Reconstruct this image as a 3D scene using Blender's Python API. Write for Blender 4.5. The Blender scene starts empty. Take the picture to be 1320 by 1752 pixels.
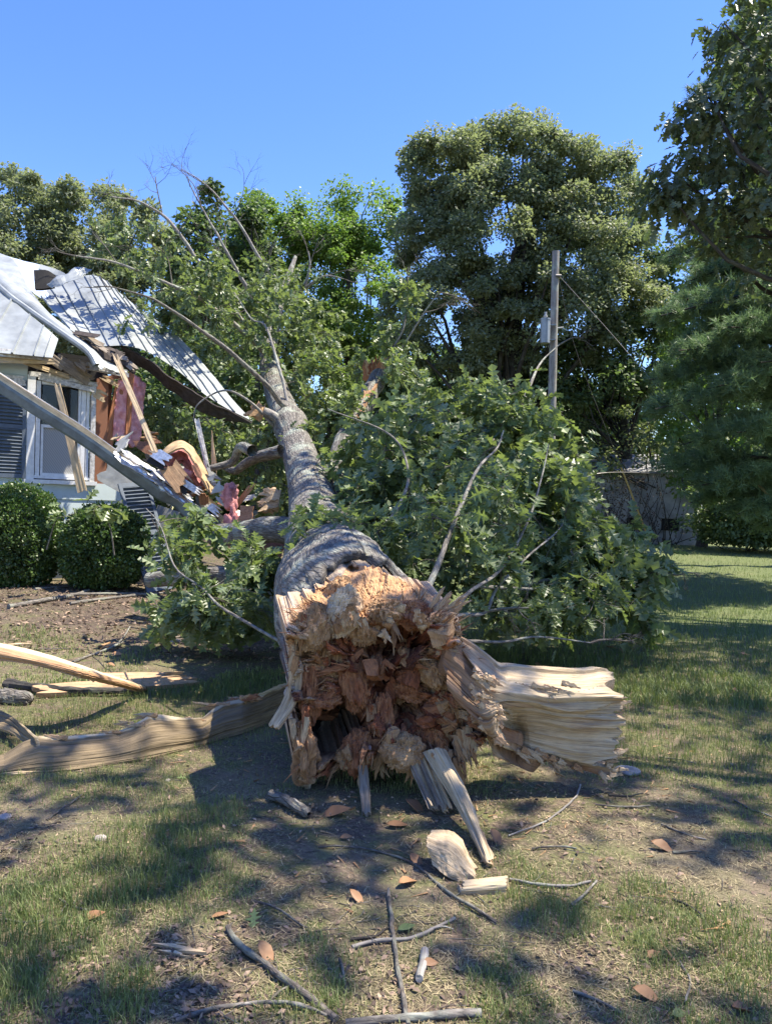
import bpy, math, random
import numpy as np
from mathutils import Matrix, Vector
from math import radians as rad
R = np.random.RandomState(7)
random.seed(7)
C = bpy.context.scene.collection
sc = bpy.context.scene

# ------------------------------------------------------------------ camera, sky, sun, exposure
CAMH = 1.6; ROLL = rad(1.3); F = 1320.0
c_, s_ = math.cos(ROLL), math.sin(ROLL)
RIGHT = np.array([c_, 0, s_]); UP = np.array([-s_, 0, c_]); FWD = np.array([0., 1., 0.]); CAM = np.array([0, 0, CAMH])
cd = bpy.data.cameras.new('camera'); cam = bpy.data.objects.new('camera', cd); C.objects.link(cam)
cam.matrix_world = Matrix(((c_, -s_, 0, 0), (0, 0, -1, 0), (s_, c_, 0, CAMH), (0, 0, 0, 1)))
cd.sensor_fit = 'VERTICAL'; cd.sensor_height = 36.0; cd.lens = 36.0 * F / 1752.0
cd.clip_start = 0.05; cd.clip_end = 1500
sc.camera = cam
SUN_EL, SUN_AZ = 65.0, 84.0            # azimuth clockwise from +Y (the view direction); 90 = from the right
w = bpy.data.worlds.new('World'); sc.world = w; w.use_nodes = True
nt = w.node_tree; bg = nt.nodes['Background']
sky = nt.nodes.new('ShaderNodeTexSky'); sky.sky_type = 'NISHITA'; sky.sun_disc = False
sky.sun_elevation = rad(SUN_EL); sky.sun_rotation = rad(SUN_AZ)
sky.air_density = 1.3; sky.dust_density = 0.25; sky.ozone_density = 5.0; sky.altitude = 0
hs_ = nt.nodes.new('ShaderNodeHueSaturation'); hs_.inputs['Saturation'].default_value = 1.24; hs_.inputs['Hue'].default_value = .521; hs_.inputs['Value'].default_value = .88; nt.links.new(sky.outputs[0], hs_.inputs['Color'])
nt.links.new(hs_.outputs[0], bg.inputs[0]); bg.inputs[1].default_value = 0.105
sd = bpy.data.lights.new('sun', 'SUN'); sd.energy = 3.6; sd.angle = rad(0.55); sd.color = (1.0, 0.915, 0.77)
so = bpy.data.objects.new('sun', sd); C.objects.link(so)
sdir = Vector((math.sin(rad(SUN_AZ)) * math.cos(rad(SUN_EL)), math.cos(rad(SUN_AZ)) * math.cos(rad(SUN_EL)), math.sin(rad(SUN_EL))))
so.rotation_euler = sdir.to_track_quat('Z', 'Y').to_euler()
sc.view_settings.view_transform = 'Standard'; sc.view_settings.look = 'None'
sc.view_settings.exposure = 1.7; sc.view_settings.gamma = 1.0; sc.view_settings.use_curve_mapping = False

# ------------------------------------------------------------------ numeric helpers
def at(px, py, d):
    return CAM + RIGHT * ((px - 660) / F * d) + UP * ((876 - py) / F * d) + FWD * d
def atv(P):
    P = np.asarray(P, float)
    return CAM + RIGHT * ((P[:, :1] - 660) / F * P[:, 2:]) + UP * ((876 - P[:, 1:2]) / F * P[:, 2:]) + FWD * P[:, 2:]
def h3(i, j, k, s=0):
    n = (i.astype(np.int64) * 374761393 + j.astype(np.int64) * 668265263 + k.astype(np.int64) * 2147483647 + s * 974634777) & 0xFFFFFFFF
    n = ((n ^ (n >> 13)) * 1274126177) & 0xFFFFFFFF
    n = ((n ^ (n >> 16)) * 2246822519) & 0xFFFFFFFF
    return ((n ^ (n >> 15)) & 0xFFFFFF) / float(0xFFFFFF)
def vn(P, s=0):
    P = np.asarray(P, float)
    if P.shape[1] == 2: P = np.c_[P, np.zeros(len(P))]
    i = np.floor(P).astype(np.int64); f = P - i; f = f * f * (3 - 2 * f)
    r = 0
    for a in (0, 1):
        for b in (0, 1):
            for c in (0, 1):
                wt = (f[:, 0] if a else 1 - f[:, 0]) * (f[:, 1] if b else 1 - f[:, 1]) * (f[:, 2] if c else 1 - f[:, 2])
                r = r + wt * h3(i[:, 0] + a, i[:, 1] + b, i[:, 2] + c, s)
    return r * 2 - 1
def fbm(P, o=4, s=0):
    P = np.asarray(P, float); r = 0; a = 1.; t = 0
    for k in range(o):
        r = r + a * vn(P * (2 ** k) + 17.3 * k, s + k); t += a; a *= .5
    return r / t
def sst(x, a, b):
    t = np.clip((x - a) / (b - a), 0, 1); return t * t * (3 - 2 * t)
def spline(pts, n):
    P = np.asarray(pts, float)
    if len(P) == 2: return P[0] + (P[1] - P[0]) * np.linspace(0, 1, n)[:, None]
    Q = np.vstack([2 * P[0] - P[1], P, 2 * P[-1] - P[-2]])
    u = np.linspace(0, len(P) - 1 - 1e-9, n); i = u.astype(int); t = (u - i)[:, None]
    a, b, c, d = Q[i], Q[i + 1], Q[i + 2], Q[i + 3]
    return .5 * (2 * b + (c - a) * t + (2 * a - 5 * b + 4 * c - d) * t ** 2 + (3 * b - a - 3 * c + d) * t ** 3)
def nrm(v):
    v = np.asarray(v, float); return v / np.maximum(np.linalg.norm(v, axis=-1, keepdims=True), 1e-9)

# ground height: flat lawn that swells a little towards the house
def gz0(x, y): return .30 * sst(-x, 1.0, 5.0) * sst(y, 6.5, 11.5) + .62 * sst(y, 12, 26) * sst(x, 0, 4)
def gz(x, y):
    x = np.asarray(x, float); y = np.asarray(y, float)
    sh = x.shape; P = np.c_[x.ravel(), y.ravel()]
    n = .022 * vn(P * 1.3, 5) + .012 * vn(P * 4.1, 6) + .006 * vn(P * 11., 8)
    return gz0(x, y) + n.reshape(sh) * (1 - sst(np.hypot(x, y), 25, 60))
def gp(px, py, lift=0.0):
    d = 4.
    for _ in range(14):
        p = at(px, py, d); z = float(gz(p[0], p[1])) + lift
        slope = (at(px, py, 1.)[2] - CAMH)
        d = max(.5, min(400, (z - CAMH) / min(slope, -1e-3)))
    return at(px, py, d)

# ------------------------------------------------------------------ mesh helpers
def mesh(name, V, F, mat=None, smooth=False, attrs=None):
    """V (n,3); F array (m,k) or list of arrays"""
    me = bpy.data.meshes.new(name); V = np.asarray(V, np.float32)
    Fs = F if isinstance(F, list) else [F]
    Fs = [np.asarray(f, np.int32) for f in Fs if len(f)]
    tot = np.concatenate([np.full(len(f), f.shape[1], np.int32) for f in Fs])
    lv = np.concatenate([f.ravel() for f in Fs])
    me.vertices.add(len(V)); me.vertices.foreach_set('co', V.ravel())
    me.loops.add(len(lv)); me.loops.foreach_set('vertex_index', lv)
    me.polygons.add(len(tot)); me.polygons.foreach_set('loop_start', np.concatenate([[0], np.cumsum(tot)[:-1]]).astype(np.int32))
    me.polygons.foreach_set('use_smooth', np.full(len(tot), smooth))
    for k, v in (attrs or {}).items():
        v = np.asarray(v, np.float32)
        if v.ndim == 1:
            a = me.attributes.new(k, 'FLOAT', 'POINT'); a.data.foreach_set('value', v)
        else:
            a = me.attributes.new(k, 'FLOAT_VECTOR', 'POINT'); a.data.foreach_set('vector', v.ravel())
    me.update(calc_edges=True)
    if mat: me.materials.append(mat)
    return me
def link(name, me, parent=None, loc=None):
    o = bpy.data.objects.new(name, me); C.objects.link(o)
    if parent is not None: o.parent = parent
    if loc is not None: o.location = loc
    return o
def obj(name, V, F, mat, parent=None, smooth=False, attrs=None):
    return link(name, mesh(name, V, F, mat, smooth, attrs), parent)
def tag(o, label=None, cat=None, group=None, kind=None):
    if label: o['label'] = label
    if cat: o['category'] = cat
    if group: o['group'] = group
    if kind: o['kind'] = kind
    return o
def empty(name, label, cat, group=None, loc=(0, 0, 0)):
    o = bpy.data.objects.new(name, None); C.objects.link(o); o.location = loc
    return tag(o, label, cat, group)
class MB:
    def __init__(s): s.V = []; s.Q = []; s.T = []; s.n = 0; s.A = {}
    def add(s, V, F, **attrs):
        V = np.asarray(V, float); F = np.asarray(F, int)
        s.V.append(V)
        (s.Q if F.shape[1] == 4 else s.T).append(F + s.n); s.n += len(V)
        for k, v in attrs.items():
            v = np.asarray(v, float)
            if v.ndim == 0: v = np.full(len(V), float(v))
            s.A.setdefault(k, []).append(v)
        return s
    def build(s, name, mat, parent=None, smooth=False):
        F = []
        if s.Q: F.append(np.vstack(s.Q))
        if s.T: F.append(np.vstack(s.T))
        return obj(name, np.vstack(s.V), F, mat, parent, smooth, {k: np.concatenate(v) for k, v in s.A.items()})
def tube(P, r, k=6, cap=True):
    P = np.asarray(P, float); n = len(P); r = np.broadcast_to(np.asarray(r, float), (n,))
    T = nrm(np.gradient(P, axis=0)); ref = np.array([0.13, .22, 1.]) if abs(T[0][2]) < .9 else np.array([1., .1, .2])
    N = np.zeros_like(P); v = ref - T[0] * ref.dot(T[0]); N[0] = v / np.linalg.norm(v)
    for i in range(1, n):
        v = N[i - 1] - T[i] * N[i - 1].dot(T[i]); N[i] = v / max(np.linalg.norm(v), 1e-9)
    B = np.cross(T, N); a = np.linspace(0, 2 * np.pi, k, endpoint=False)
    V = (P[:, None] + r[:, None, None] * (np.cos(a)[None, :, None] * N[:, None] + np.sin(a)[None, :, None] * B[:, None])).reshape(-1, 3)
    i, j = np.meshgrid(np.arange(n - 1), np.arange(k), indexing='ij'); j2 = (j + 1) % k
    Fq = np.stack([i * k + j, i * k + j2, (i + 1) * k + j2, (i + 1) * k + j], -1).reshape(-1, 4)
    L = np.concatenate([[0], np.cumsum(np.linalg.norm(np.diff(P, axis=0), axis=1))])
    fc = np.stack([np.repeat(L, k), np.tile(a, n) * np.repeat(r, k), np.zeros(n * k)], 1)
    return V, Fq, fc
def capfan(idx0, k, flip=False):
    q = [[idx0, idx0 + j, idx0 + j + 1] for j in range(1, k - 1)]
    return np.array([t[::-1] for t in q] if not flip else q)
BOXF = np.array([[0, 3, 2, 1], [4, 5, 6, 7], [0, 1, 5, 4], [1, 2, 6, 5], [2, 3, 7, 6], [3, 0, 4, 7]])
def box(c, ax, ay, az):
    """centre and three half vectors"""
    c, ax, ay, az = [np.asarray(v, float) for v in (c, ax, ay, az)]
    return np.array([c - ax - ay - az, c + ax - ay - az, c + ax + ay - az, c - ax + ay - az, c - ax - ay + az, c + ax - ay + az, c + ax + ay + az, c - ax + ay + az]), BOXF
def gridF(nu, nv, off=0, flip=False):
    i, j = np.meshgrid(np.arange(nu - 1), np.arange(nv - 1), indexing='ij')
    q = np.stack([i * nv + j, (i + 1) * nv + j, (i + 1) * nv + j + 1, i * nv + j + 1], -1).reshape(-1, 4) + off
    return q[:, ::-1] if flip else q
def gnorm(G):
    return nrm(np.cross(np.gradient(G, axis=0), np.gradient(G, axis=1)))
def sheet(rows, nu, nv, thick, disp=None, jag=(0, 0), jagf=6., smooth=False, seed=0, toward=None, tint=None):
    """rows: list over v (across) of polylines over u (along). closed shell with thickness, ragged ends."""
    vv = np.linspace(0, 1, nv)
    R0 = np.array([spline(r, 24) for r in rows])              # (nr,24,3)
    G = np.zeros((nu, nv, 3))
    cols = np.array([spline(R0[:, k], nv) for k in range(24)])   # (24,nv,3)
    for j in range(nv):
        a = jag[0] * abs(fbm(np.array([[vv[j] * jagf, 3.3 + seed]]), 3, seed)[0]) * 1.6
        b = 1 - jag[1] * abs(fbm(np.array([[vv[j] * jagf, 9.7 + seed]]), 3, seed)[0]) * 1.6
        x = np.linspace(a, b, nu) * 23
        for c in range(3): G[:, j, c] = np.interp(x, np.arange(24), cols[:, j, c])
    N = gnorm(G)
    mid = N[nu // 2, nv // 2]; tw = (CAM - G[nu // 2, nv // 2]) if toward is None else np.asarray(toward, float)
    sg = 1 if mid.dot(tw) > 0 else -1
    N = N * sg
    L = np.concatenate([[0], np.cumsum(np.linalg.norm(np.diff(G[:, nv // 2], axis=0), axis=1))])
    W = np.concatenate([[0], np.cumsum(np.linalg.norm(np.diff(G[nu // 2], axis=0), axis=1))])
    fu, fv = np.meshgrid(L, W, indexing='ij')
    if disp is not None: G = G + N * disp(fu, fv)[..., None]
    B = G - N * (thick(fu, fv)[..., None] if callable(thick) else thick)
    V = np.vstack([G.reshape(-1, 3), B.reshape(-1, 3)]); n = nu * nv
    F1 = gridF(nu, nv, 0, sg < 0); F2 = gridF(nu, nv, n, sg > 0)
    e = []
    def skirt(idx):
        for p, q in zip(idx[:-1], idx[1:]): e.append([p, q, q + n, p + n])
    skirt([i * nv for i in range(nu)]); skirt([i * nv + nv - 1 for i in range(nu)])
    skirt(list(range(nv))); skirt([(nu - 1) * nv + j for j in range(nv)])
    fc = np.stack([fu.ravel(), fv.ravel(), np.zeros(n)], 1); fc2 = fc + np.array([0, 0, thick if not callable(thick) else .03])
    tt = np.zeros(n) if tint is None else tint(fu / L[-1], fv / W[-1]).ravel()
    return V, np.vstack([F1, F2, np.array(e)]), np.vstack([fc, fc2]), np.concatenate([tt, tt * .5 + .5])
def plank_geo(L, wd, th, jag0=.1, jag1=.1, ns=7, seed=0, taper=1., bow=0., nu=10):
    """a split board along +x from 0 to L, width along y, thickness z"""
    r = np.random.RandomState(seed); ys = np.linspace(-.5, .5, ns)
    a = np.abs(r.randn(ns)) * jag0; b = L - np.abs(r.randn(ns)) * jag1
    G = np.zeros((nu, ns, 3))
    for j in range(ns):
        x = np.linspace(a[j], b[j], nu); t = x / L
        G[:, j, 0] = x; G[:, j, 1] = ys[j] * wd * (1 + (taper - 1) * t); G[:, j, 2] = bow * 4 * t * (1 - t)
    P = G.reshape(-1, 3)
    G[..., 2] += (fbm(np.c_[P[:, 0] * 3, P[:, 1] * 60 + seed], 3, seed) * th * .25).reshape(nu, ns)
    B = G.copy(); B[..., 2] -= th
    V = np.vstack([G.reshape(-1, 3), B.reshape(-1, 3)]); n = nu * ns; e = []
    def sk(idx):
        for p, q in zip(idx[:-1], idx[1:]): e.append([p, q, q + n, p + n])
    sk([i * ns for i in range(nu)]); sk([i * ns + ns - 1 for i in range(nu)]); sk(list(range(ns))); sk([(nu - 1) * ns + j for j in range(ns)])
    fc = np.vstack([G.reshape(-1, 3), B.reshape(-1, 3)]); fc[:, 2] += seed * 1.7
    return V, np.vstack([gridF(nu, ns), gridF(nu, ns, n, True), np.array(e)]), fc
def frame_to(p0, p1, face):
    """matrix: x from p0 to p1, z towards 'face'"""
    x = nrm(np.asarray(p1) - p0); z = np.asarray(face, float); z = nrm(z - x * z.dot(x)); y = np.cross(z, x)
    M = Matrix.Identity(4)
    for i in range(3): M[i][0] = x[i]; M[i][1] = y[i]; M[i][2] = z[i]; M[i][3] = p0[i]
    return M
def plank(name, p0, p1, wd, th, mat, parent=None, face=(0, -1, .2), label=None, cat=None, group=None, **kw):
    p0 = np.asarray(p0, float); p1 = np.asarray(p1, float)
    V, Fc, fc = plank_geo(float(np.linalg.norm(p1 - p0)), wd, th, **kw)
    me = mesh(name, V, Fc, mat, False, {'fc': fc, 'tint': np.full(len(V), random.random() * .5)})
    o = link(name, me, parent); o.matrix_world = frame_to(p0, p1, face)
    return tag(o, label, cat, group)

# ------------------------------------------------------------------ materials
def newmat(name):
    m = bpy.data.materials.new(name); m.use_nodes = True; t = m.node_tree; b = t.nodes['Principled BSDF']
    return m, t, b
def N(t, typ, **kw):
    n = t.nodes.new(typ)
    for k, v in kw.items():
        if k in n.inputs.keys() if hasattr(n.inputs, 'keys') else False: n.inputs[k].default_value = v
        else: setattr(n, k, v)
    return n
def ramp(t, src, stops, interp='LINEAR'):
    r = t.nodes.new('ShaderNodeValToRGB'); r.color_ramp.interpolation = interp
    e = r.color_ramp.elements
    while len(e) < len(stops): e.new(.5)
    for k, (p, c) in enumerate(stops):
        e[k].position = p; e[k].color = (c[0], c[1], c[2], 1) if not np.isscalar(c) else (c, c, c, 1)
    t.links.new(src, r.inputs[0]); return r.outputs[0]
def mix(t, fac, a, b, mode='MIX'):
    m = t.nodes.new('ShaderNodeMix'); m.data_type = 'RGBA'; m.blend_type = mode
    for v, s in ((fac, 0), (a, 6), (b, 7)):
        if hasattr(v, 'links') or isinstance(v, bpy.types.NodeSocket): t.links.new(v, m.inputs[s])
        elif s == 0: m.inputs[0].default_value = v
        else: m.inputs[s].default_value = (*v, 1)
    return m.outputs[2]
def coords(t, attr=None, scale=(1, 1, 1)):
    mp = t.nodes.new('ShaderNodeMapping'); mp.inputs['Scale'].default_value = scale
    if attr: a = t.nodes.new('ShaderNodeAttribute'); a.attribute_name = attr; t.links.new(a.outputs['Vector'], mp.inputs[0])
    else: a = t.nodes.new('ShaderNodeTexCoord'); t.links.new(a.outputs['Object'], mp.inputs[0])
    return mp.outputs[0]
def noise(t, vec, scale=5, detail=5, rough=.6, dist=0):
    n = t.nodes.new('ShaderNodeTexNoise'); n.inputs['Scale'].default_value = scale; n.inputs['Detail'].default_value = detail
    n.inputs['Roughness'].default_value = rough; n.inputs['Distortion'].default_value = dist
    t.links.new(vec, n.inputs['Vector']); return n.outputs[0]
def bump(t, b, h, strength=.5, dist=.01):
    n = t.nodes.new('ShaderNodeBump'); n.inputs['Strength'].default_value = strength; n.inputs['Distance'].default_value = dist
    t.links.new(h, n.inputs['Height']); t.links.new(n.outputs[0], b.inputs['Normal'])
def fattr(t, name):
    a = t.nodes.new('ShaderNodeAttribute'); a.attribute_name = name; return a.outputs['Fac']
def wood(name, c0, c1, c2, sc_=(3, 45, 45), rough=.8, bs=.5):
    m, t, b = newmat(name); v = coords(t, 'fc', sc_)
    n1 = noise(t, v, 1, 6, .65, .6); n2 = noise(t, coords(t, 'fc', (8, 12, 12)), 1, 4, .6)
    col = ramp(t, n1, [(.3, c0), (.68, c1)])
    col = mix(t, fattr(t, 'tint'), col, c2)
    col = mix(t, .75, col, ramp(t, n2, [(.25, .55), (.6, 1.)]), 'MULTIPLY')
    fine = noise(t, coords(t, 'fc', (sc_[0] * 3, sc_[1] * 4, sc_[2] * 4)), 1, 3, .6)
    col = mix(t, .7, col, ramp(t, fine, [(.36, .45), (.5, 1.)]), 'MULTIPLY')
    t.links.new(col, b.inputs['Base Color']); b.inputs['Roughness'].default_value = rough
    bump(t, b, n1, bs, .012); return m
def plain(name, c, rough=.6, metal=0., var=.25, scale=8, bs=0, c2=None):
    m, t, b = newmat(name); n1 = noise(t, coords(t), scale, 6, .62)
    k = c2 or tuple(x * (1 - var * 1.6) for x in c)
    col = ramp(t, n1, [(.32, k), (.62, c)]); t.links.new(col, b.inputs['Base Color'])
    b.inputs['Roughness'].default_value = rough; b.inputs['Metallic'].default_value = metal
    if bs: bump(t, b, noise(t, coords(t), scale * 6, 4, .6), bs, .01)
    return m
def leafm(name, c0, c1, tr, rough=.42, tw=.38, back=None):
    m, t, b = newmat(name); f = fattr(t, 'tint')
    col = ramp(t, f, [(0., c0), (.8, c1), (1., tuple(min(1, x * 1.5) for x in c1))])
    if back:                                              # paler leaf underside
        g = t.nodes.new('ShaderNodeNewGeometry'); col = mix(t, g.outputs['Backfacing'], col, back)
    t.links.new(col, b.inputs['Base Color']); b.inputs['Roughness'].default_value = rough
    b.inputs['Specular IOR Level'].default_value = .5
    tl = t.nodes.new('ShaderNodeBsdfTranslucent'); t.links.new(mix(t, f, tuple(x * .7 for x in tr), tr), tl.inputs[0])
    ms = t.nodes.new('ShaderNodeMixShader'); ms.inputs[0].default_value = tw
    t.links.new(b.outputs[0], ms.inputs[1]); t.links.new(tl.outputs[0], ms.inputs[2])
    t.links.new(ms.outputs[0], t.nodes['Material Output'].inputs[0]); return m
def barkm(name, c0, c1, c2, sv=(5, 22, 22), bs=1.):
    m, t, b = newmat(name); v = coords(t, 'fc', sv)
    n1 = noise(t, v, 1, 7, .7, 1.2)
    vo = t.nodes.new('ShaderNodeTexVoronoi'); vo.feature = 'DISTANCE_TO_EDGE'; vo.inputs['Scale'].default_value = 1.
    wv = mix(t, .25, v, v); nz = t.nodes.new('ShaderNodeTexNoise'); nz.inputs['Scale'].default_value = 1.5; t.links.new(v, nz.inputs['Vector'])
    t.links.new(mix(t, .35, v, nz.outputs[1], 'ADD'), vo.inputs['Vector'])
    col = ramp(t, n1, [(.3, c0), (.55, c1), (.75, c2)])
    crack = ramp(t, vo.outputs[0], [(.0, .25), (.18, 1.)])
    col = mix(t, .65, col, crack, 'MULTIPLY')
    lich = noise(t, coords(t, None, (1, 1, 1)), 3.5, 6, .7)
    col = mix(t, ramp(t, lich, [(.5, 0.), (.66, .55)]), col, tuple(min(1, x * 1.15) for x in (c2[0] * .8, c2[1] * .97, c2[2] * .86)))
    t.links.new(col, b.inputs['Base Color']); b.inputs['Roughness'].default_value = .9
    h = mix(t, .5, crack, n1); bump(t, b, h, bs, .02); return m

M = {}
M['bark'] = barkm('oak_bark', (.06, .052, .044), (.21, .19, .16), (.46, .435, .39), (7, 30, 30), 1.)
M['limb'] = barkm('smooth_limb_bark', (.08, .07, .06), (.21, .19, .165), (.38, .35, .31), (8, 30, 30), .5)
M['darkbark'] = barkm('dark_bark', (.02, .018, .015), (.06, .05, .04), (.13, .12, .10), (3, 12, 12), .8)
M['sap'] = wood('pale_sapwood', (.34, .24, .13), (.68, .52, .33), (.42, .22, .11))
M['slab'] = wood('cream_split_wood', (.36, .26, .14), (.70, .57, .38), (.30, .16, .08), (1.2, 38, 38), .8, .8)
M['strip'] = wood('olive_split_wood', (.13, .095, .05), (.29, .215, .12), (.60, .50, .33), (.9, 42, 42), .8, .8)
M['orange'] = wood('orange_split_wood', (.36, .19, .09), (.60, .38, .2), (.72, .58, .38), (2, 50, 50))
M['red'] = wood('red_rotten_heartwood', (.09, .024, .010), (.37, .12, .046), (.48, .23, .10), (10, 60, 60), .85, .8)
M['tan'] = wood('tan_heartwood', (.24, .115, .048), (.46, .26, .12), (.50, .32, .16), (6, 50, 50), .85, .8)
M['lumber'] = wood('yellow_pine_lumber', (.50, .36, .20), (.68, .54, .34), (.58, .40, .22), (2, 40, 40), .7, .15)
M['stud'] = wood('orange_old_stud', (.36, .13, .05), (.55, .23, .10), (.45, .18, .08), (2, 40, 40), .75, .2)
M['osb'] = wood('reddish_sheathing_board', (.22, .09, .045), (.34, .15, .08), (.40, .22, .13), (8, 12, 12), .8, .2)
M['oldwood'] = wood('grey_weathered_wood', (.17, .135, .10), (.38, .31, .23), (.46, .38, .28), (3, 50, 50), .85, .4)
M['white'] = plain('white_trim_paint', (.78, .78, .76), .5, 0, .12, 14)
M['oldwhite'] = plain('chipped_white_paint', (.70, .68, .64), .6, 0, .4, 18)
M['siding'] = plain('pale_blue_siding', (.54, .63, .62), .6, 0, .08, 3)
M['found'] = plain('dark_blue_foundation', (.06, .075, .095), .8, 0, .2, 6)
M['shutter'] = plain('blue_grey_shutter', (.10, .13, .17), .7, 0, .15, 10)
M['gutter'] = plain('blue_grey_gutter_metal', (.14, .18, .205), .42, .2, .25, 6)
M['flash'] = plain('crumpled_aluminium', (.62, .65, .66), .35, .6, .3, 20)
M['roof'] = plain('galvanised_roof_metal', (.33, .355, .345), .5, .25, .22, 2.6)
M['dark'] = plain('void_shade_and_black_scrap', (.02, .018, .016), .9, 0, .3, 4)  # near-black colour painting the shade of gaps and openings; also black scraps
M['felt'] = plain('torn_black_roof_felt', (.075, .058, .05), .85, 0, .4, 12, .5)
M['pink'] = plain('pink_fibreglass', (.86, .44, .42), .95, 0, .35, 9, .9, (.58, .20, .21))
M['dpink'] = plain('dusty_pink_fibreglass', (.62, .27, .25), .95, 0, .35, 9, .9, (.24, .08, .08))
M['sheetrock'] = plain('grey_white_wallboard', (.34, .35, .33), .8, 0, .2, 7)  # grey lowered to hold the gutter's shadow on the wall fragments
M['paper'] = plain('brown_insulation_facing', (.50, .34, .18), .8, 0, .3, 8)
M['tarp'] = plain('pale_blue_underlayment', (.45, .55, .72), .6, 0, .25, 6)
M['pole'] = barkm('weathered_pole_wood', (.20, .18, .16), (.34, .31, .28), (.44, .41, .38), (.8, 30, 30), .3)
M['steel'] = plain('light_grey_enamel', (.34, .36, .36), .4, .2, .15, 4)
M['wire'] = plain('galvanised_wire', (.20, .19, .18), .5, .7, .1, 4)
M['yellow'] = plain('yellow_guy_guard', (.40, .27, .08), .5, 0, .15, 5)
M['shedw'] = plain('dirty_white_clapboard', (.46, .46, .44), .7, 0, .3, 2)
M['stone'] = plain('grey_stone', (.26, .27, .28), .85, 0, .3, 12, .6)
M['lstone'] = plain('pinkish_stone', (.42, .36, .33), .85, 0, .3, 12, .6)
M['rooftop'] = plain('grey_shed_roofing', (.30, .30, .31), .7, .1, .2, 3)
M['lf_fallen'] = leafm('fallen_oak_leaf', (.072, .105, .042), (.16, .215, .085), (.31, .42, .09), .40, .34, (.17, .22, .13))
M['lf_oak'] = leafm('grey_green_oak_leaf', (.10, .125, .072), (.25, .28, .17), (.33, .40, .15), .55, .42, (.21, .25, .15))
M['lf_maple'] = leafm('bright_maple_leaf', (.085, .14, .03), (.18, .26, .06), (.25, .42, .06), .5, .38)
M['lf_dark'] = leafm('dark_tree_leaf', (.055, .085, .04), (.13, .18, .075), (.19, .30, .07), .55, .34)
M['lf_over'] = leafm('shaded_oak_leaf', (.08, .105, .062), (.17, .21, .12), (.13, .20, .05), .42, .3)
M['lf_box'] = leafm('boxwood_leaf', (.035, .06, .020), (.10, .155, .04), (.12, .26, .04), .4, .25)
M['needle'] = leafm('soft_pine_needle', (.085, .14, .07), (.19, .27, .13), (.22, .36, .14), .55, .35)
M['lf_pale'] = leafm('pale_hemlock_leaf', (.085, .11, .045), (.17, .20, .08), (.28, .36, .10), .5, .4)
M['grass'] = leafm('grass_blade', (.07, .125, .028), (.26, .285, .105), (.26, .34, .08), .6, .35)
M['dry'] = leafm('dry_fallen_leaf', (.13, .062, .03), (.37, .20, .095), (.35, .18, .07), .6, .15)
M['litter'] = leafm('leaf_litter', (.055, .036, .026), (.27, .19, .13), (.14, .08, .04), .8, .1)
M['thatch'] = leafm('straw_thatch', (.055, .04, .022), (.34, .28, .155), (.2, .16, .09), .8, .1)
M['sunlit_limb'] = barkm('painted_sunlit_limb_bark', (.16, .14, .12), (.34, .31, .27), (.52, .48, .43), (8, 30, 30), .5)  # lighter copy of the limb bark, with sunlight put into the colour
M['twig'] = barkm('bare_twig_bark', (.05, .04, .034), (.13, .11, .09), (.26, .24, .21), (20, 60, 60), .3)
m, t, b = newmat('window_glass'); b.inputs['Base Color'].default_value = (.02, .025, .03, 1); b.inputs['Roughness'].default_value = .04
b.inputs['Alpha'].default_value = .55; M['glass'] = m
m, t, b = newmat('insect_screen'); v = coords(t)
wv = t.nodes.new('ShaderNodeTexWave'); wv.inputs['Scale'].default_value = 11; wv.bands_direction = 'DIAGONAL'; wv.inputs['Distortion'].default_value = .2; t.links.new(v, wv.inputs['Vector'])
t.links.new(ramp(t, wv.outputs[0], [(.3, (.30, .295, .28)), (.7, (.38, .375, .355))]), b.inputs['Base Color']); b.inputs['Roughness'].default_value = .8; M['screen'] = m
# heartwood face: colour from vertices (rot colours and painted hollow shade), modulated
m, t, b = newmat('torn_heartwood'); a = t.nodes.new('ShaderNodeAttribute'); a.attribute_name = 'wc'
n1 = noise(t, coords(t, 'fc', (1, 1, 1)), 1, 6, .7, .8); n2 = noise(t, coords(t, None, (1, 1, 1)), 60, 5, .7)
col = mix(t, .8, a.outputs['Color'], ramp(t, n1, [(.3, .45), (.62, 1.25)]), 'MULTIPLY')
col = mix(t, .6, col, ramp(t, n2, [(.35, .5), (.6, 1.1)]), 'MULTIPLY')
t.links.new(col, b.inputs['Base Color']); b.inputs['Roughness'].default_value = .85
bump(t, b, mix(t, .5, n1, n2), .8, .012); M['heart'] = m
# ground
m, t, b = newmat('lawn_soil'); v = coords(t)
big = noise(t, v, .9, 5, .6, .4); mid = noise(t, v, 5, 6, .7); fin = noise(t, v, 45, 6, .75); fin2 = noise(t, v, 130, 4, .7)
soil = ramp(t, fin, [(.25, (.028, .020, .014)), (.5, (.12, .085, .058)), (.72, (.31, .23, .155))])
moss = ramp(t, fin, [(.25, (.04, .04, .014)), (.55, (.13, .135, .045)), (.75, (.28, .26, .11))])
col = mix(t, ramp(t, mid, [(.42, 0.), (.58, 1.)]), soil, moss)
straw = ramp(t, fin2, [(.3, (.10, .08, .05)), (.6, (.30, .24, .15))])
col = mix(t, ramp(t, big, [(.5, 0.), (.62, .65)]), col, straw)
sx = t.nodes.new('ShaderNodeSeparateXYZ'); t.links.new(v, sx.inputs[0])
mr = t.nodes.new('ShaderNodeMapRange'); mr.inputs[1].default_value = 6.5; mr.inputs[2].default_value = 12; t.links.new(sx.outputs[1], mr.inputs[0])
mr2 = t.nodes.new('ShaderNodeMapRange'); mr2.inputs[1].default_value = -1.2; mr2.inputs[2].default_value = .8; t.links.new(sx.outputs[0], mr2.inputs[0])
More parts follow.
